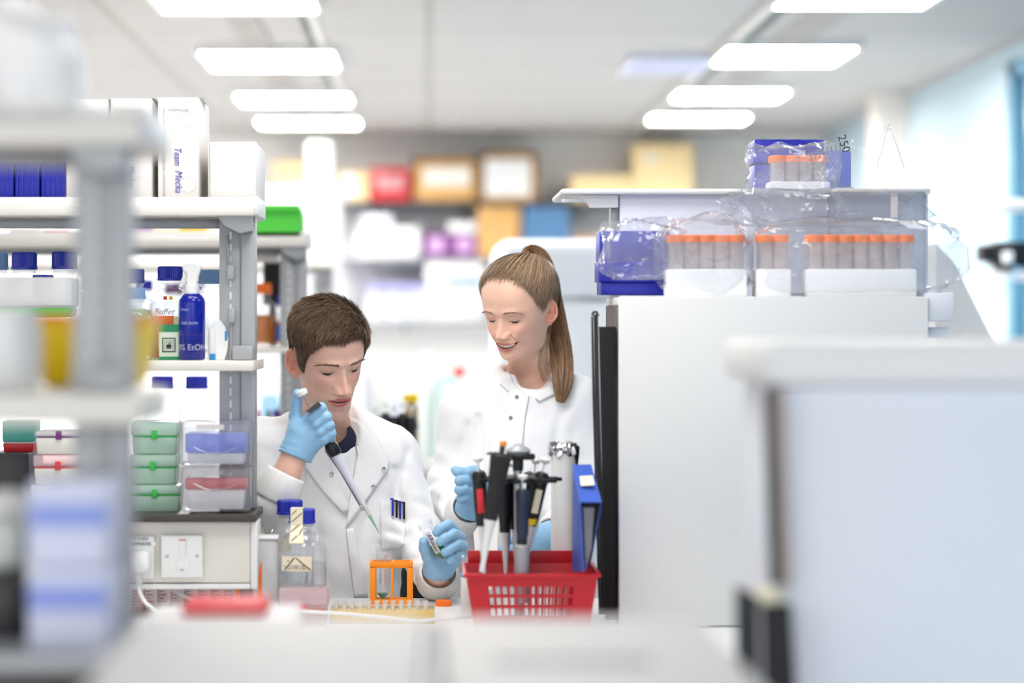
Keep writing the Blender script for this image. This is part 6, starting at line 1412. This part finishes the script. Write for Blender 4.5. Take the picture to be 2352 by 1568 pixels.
# ponytail
PT = [(1208, 594, 5.63), (1210, 580, 5.65), (1227, 580, 5.66), (1244, 600, 5.665), (1258, 650, 5.665), (1271, 715, 5.65), (1284, 780, 5.62), (1292, 840, 5.56), (1292, 885, 5.535), (1287, 925, 5.53)]
PT = [(lambda v: v)(V3(p)) for p in PT]; PT = np.array(PT); Rr = np.array([.008, .013, .018, .022, .026, .029, .030, .027, .022, .007])
def spl(A, n):
    u = np.linspace(0, len(A)-1, n); i = np.clip(u.astype(int), 0, len(A)-2); t = (u-i)[:, None] if A.ndim > 1 else (u-i); g = lambda k: A[np.clip(k, 0, len(A)-1)]; p0, p1, p2, p3 = g(i-1), g(i), g(i+1), g(i+2)
    return .5*(2*p1+(-p0+p2)*t+(2*p0-5*p1+4*p2-p3)*t*t+(-p0+3*p1-3*p2+p3)*t**3)
S = 26; ctrl = spl(PT, S); rr_ = spl(Rr, S); tg = np.gradient(ctrl, axis=0); tg /= np.linalg.norm(tg, axis=1)[:, None]; bx2 = np.cross(tg, [0, 1., 0]); bx2 /= np.linalg.norm(bx2, axis=1)[:, None]; by2 = np.cross(bx2, tg)
Np = 7000; a_ = r_.rand(Np)*2*PI; q_ = np.sqrt(r_.rand(Np)); wob = r_.normal(0, 1, (Np, 1)); end = .66+.34*r_.rand(Np)**.7
lock = (np.floor(a_/(2*PI)*9)+.5)/9*2*PI; mixl = np.linspace(0, .35, S)[None]; aa = a_[:, None]*(1-mixl)+lock[:, None]*mixl
ph = (np.linspace(0, 1, S)[None]*end[:, None])*(S-1); i_ = np.clip(ph.astype(int), 0, S-2); fr_ = (ph-i_)[..., None]
cc = ctrl[i_]*(1-fr_)+ctrl[i_+1]*fr_; rrr = rr_[i_]*(1-fr_[..., 0])+rr_[i_+1]*fr_[..., 0]; B1 = bx2[i_]; B2 = by2[i_]
pth = cc+B1*(np.cos(aa)*q_[:, None]*rrr*.92)[..., None]+B2*(np.sin(aa)*q_[:, None]*rrr*.55)[..., None]+(.0022*np.sin(ph*.45+a_[:, None]*3+q_[:, None]*4)+.0012*np.sin(ph*1.1+a_[:, None]*9))[..., None]*B1
cr = np.tile(np.array([[1., 0, .1]]), (Np, 1))+r_.normal(0, .25, (Np, 3)); cr /= np.linalg.norm(cr, axis=1)[:, None]
pony = part('ponytail', ribbons(cr, pth, .0008+.0006*r_.rand(Np), 'ponytail'), hairmat('ponytail_hair', (96, 66, 42), (136, 100, 70), (180, 146, 112)), woman, True)
part('hair_tie', MB().tube([P(1192+k*4.4, 590-6*math.sin(k/10*PI)+k*.5, 5.60-.012*math.sin(k/10*PI)) for k in range(11)], .003, 8), mat('brown_hair_tie', (110, 62, 44), .6), woman, True)
# loose wisps in front of the neck side
WP = np.array([V3(p) for p in [(1266, 738, 5.585), (1256, 775, 5.555), (1249, 812, 5.535), (1249, 846, 5.528), (1258, 876, 5.530)]]); nw_ = 90; cw = spl(WP, 16)
rw = r_.rand(nw_)-.5; pw_ = cw[None]+(rw[:, None]*np.linspace(.006, .034, 16)[None]*np.sin(np.linspace(.5, 2.4, 16))[None])[..., None]*np.array([1, .12, 0])+r_.normal(0, .0014, (nw_, 1, 3))
crw = np.tile(np.array([[1., 0, .15]]), (nw_, 1)); part('loose_strands', ribbons(crw, pw_, .0005+.0003*r_.rand(nw_), 'loose_strands'), hwm, woman, True)

WS, WR = V3((1078, 940, 5.62)), V3((1322, 925, 5.62)); WE, WE2 = V3((1044, 1130, 5.64)), V3((1375, 1120, 5.60)); WC, WC2 = V3((1066, 1180, 5.47)), V3((1290, 1215, 5.44))
def wom_coat(p):
    top = smin(sdc(p, WS, V3((1180, 905, 5.62)), .062, .050), sdc(p, WR, V3((1235, 900, 5.62)), .062, .050), .05)
    tor = smin(sde(p, V3((1198, 1060, 5.63)), (.165, .12, .22)), sde(p, V3((1200, 1330, 5.65)), (.175, .13, .34)), .12); d = smin(top, tor, .07)
    d = smin(d, smin(sdc(p, WS, WE, .063, .062), sdc(p, WE, WC, .064, .050), .03), .02); d = smin(d, smin(sdc(p, WR, WE2, .063, .06), sdc(p, WE2, WC2, .06, .048), .03), .02)
    # stand-up collar
    c0 = V3((1212, 905, 5.615)); ax_ = np.array([-.03, -.12, .99]); ax_ /= np.linalg.norm(ax_); t = (p-c0)@ax_; r = np.linalg.norm(p-c0-t[:, None]*ax_, axis=1); lean = (p[:, 1]-c0[1])
    col = smax(np.abs(r-(.062+.06*np.clip(.01-t, 0, 1)))-.0035, smax(t-(.024+.32*(lean+.03)*(lean > -.06)), -t-.03, .004), .004); d = smin(d, col, .012)
    d = -smin(-d, smax(r-.056, -(t+.012), .01), .008)
    d = -smin(-d, sde(p, V3((1228, 846, 5.53)), (.050, .075, .054)), .006)
    fold = .003*snoise(p*np.array([1, 1, .45]), 28, 21)+.0022*snoise(p*np.array([1, 1, .7]), 60, 22)
    eb = np.exp(-(np.linalg.norm(p-WE, axis=1)/.09)**2)+.8*np.exp(-(np.linalg.norm(p-WC, axis=1)/.07)**2); fold = fold+.004*eb*np.sin(p@np.array([60., 20., 130.])+2*snoise(p, 30, 3))
    for a, b, dep, wd in (((1100, 960), (1110, 1100), .009, .009), ((1075, 980), (1040, 1110), .005, .012), ((1150, 930), (1135, 1040), .004, .010), ((1290, 950), (1270, 1060), .004, .011), ((1010, 1150), (1060, 1120), .005, .010)):
        A, B = V3((a[0], a[1], 5.5)), V3((b[0], b[1], 5.5)); q = p.copy(); q[:, 1] = A[1]; t = np.clip(((q-A)@(B-A))/((B-A)@(B-A)), 0, 1); fold = fold+dep*np.exp(-(np.linalg.norm(q-A-t[:, None]*(B-A), axis=1)/wd)**2)
    return smax(d+fold, .72-p[:, 2], .02)
me = coat_mesh(wom_coat, (-.07, 5.30, .70), (.50, 5.86, 1.47), .0048, 'lab_coat'); wcoat = part('lab_coat', me, COT, woman, True)
drape(wom_coat, [(1172, 886), (1196, 903), (1215, 908), (1206, 960), (1196, 1060), (1160, 1060), (1160, 960), (1164, 920)], .004, wcoat, 'button_placket', COT)
drape(wom_coat, [(1148, 880), (1158, 856), (1168, 852), (1178, 880), (1206, 908), (1200, 922), (1174, 904)], .004, wcoat, 'collar', COT)
drape(wom_coat, [(1228, 914), (1242, 898), (1272, 878), (1292, 856), (1302, 870), (1278, 902), (1238, 922)], .005, wcoat, 'collar', COT)
for (a, b) in ((1187, 911), (1173, 959)):
    W, _, d0 = hit(wom_coat, np.array([float(a)]), np.array([float(b)])); c = Vector(W[0]-d0[0]*.0075); part('snap_button', MB().lathe([(.0024, .0), (.0046, 0), (.0046, .0016), (.0030, .0022), (.0024, .001)], 18, M=Matrix.Translation(c) @ Matrix.Rotation(PI/2, 4, 'X')), M['alu'], wcoat, True)
cuff((1066, 1186, 5.46), (1076, 1166, 5.415), .046, .040, wcoat); cuff((1295, 1214, 5.45), (1266, 1226, 5.40), .046, .038, wcoat)
glove([[(1090, 1100, 5.385, .0125), (1072, 1086, 5.36, .0115), (1052, 1084, 5.352, .0108), (1046, 1080, 5.355, .0100)],
  [(1092, 1118, 5.385, .0125), (1068, 1102, 5.352, .0118), (1056, 1104, 5.345, .0112), (1062, 1108, 5.365, .010)],
  [(1092, 1136, 5.385, .0125), (1066, 1122, 5.350, .0118), (1056, 1125, 5.345, .0112), (1062, 1128, 5.365, .010)],
  [(1090, 1152, 5.390, .0120), (1068, 1142, 5.356, .0112), (1060, 1146, 5.352, .0106), (1066, 1150, 5.370, .009)],
  [(1102, 1120, 5.39, .015), (1104, 1094, 5.385, .0125), (1090, 1081, 5.375, .0112), (1080, 1080, 5.370, .0104)]],
  [[(1084, 1160, 5.405, .026), (1096, 1118, 5.392, .022)], [(1078, 1156, 5.402, .024), (1086, 1124, 5.388, .020)]], ((1082, 1158, 5.408), (1077, 1172, 5.418), .030, .031), woman)
glove([[(1200, 1240, 5.33, .014), (1178, 1256, 5.32, .012), (1158, 1266, 5.315, .0108), (1142, 1266, 5.31, .0102)],
  [(1206, 1252, 5.33, .014), (1188, 1272, 5.32, .012), (1174, 1288, 5.31, .011)], [(1218, 1262, 5.33, .014), (1206, 1284, 5.32, .012), (1196, 1300, 5.31, .011)], [(1232, 1266, 5.33, .013), (1224, 1288, 5.32, .011), (1216, 1300, 5.31, .010)],
  [(1214, 1226, 5.34, .016), (1192, 1224, 5.325, .013), (1176, 1236, 5.315, .011)]],
  [[(1248, 1232, 5.36, .029), (1216, 1240, 5.335, .026)], [(1250, 1244, 5.355, .028), (1226, 1258, 5.335, .024)]], ((1256, 1232, 5.375), (1266, 1228, 5.39), .029, .030), woman)
# black stool behind the bench
t = thing('stool', 'black backed stool between the man and the woman behind the bench', 'stool', Vector((XX(985, 5.78), 5.78, 0)))
part('backrest', MB().box(XX(918, 5.75), XX(1052, 5.75), 5.74, 5.79, ZZ(1376, 5.75)-.10, ZZ(1292, 5.75), .02, 3), M['blackM'], t, True); part('seat', MB().box(XX(905, 5.75), XX(1060, 5.75), 5.80, 6.1, .66, .72, .02, 3), M['blackM'], t, True)
part('back_post', MB().box(t.location.x-.02, t.location.x+.02, 5.79, 5.81, .70, .86, .003), M['dgrey'], t, True); part('column', MB().lathe([(.025, .05), (.02, .66)], 16, cx=t.location.x, cy=5.95), M['steel'], t, True); part('foot', MB().lathe([(.2, 0), (.2, .02), (.05, .05)], 28, cx=t.location.x, cy=5.95), M['dgrey'], t, True)
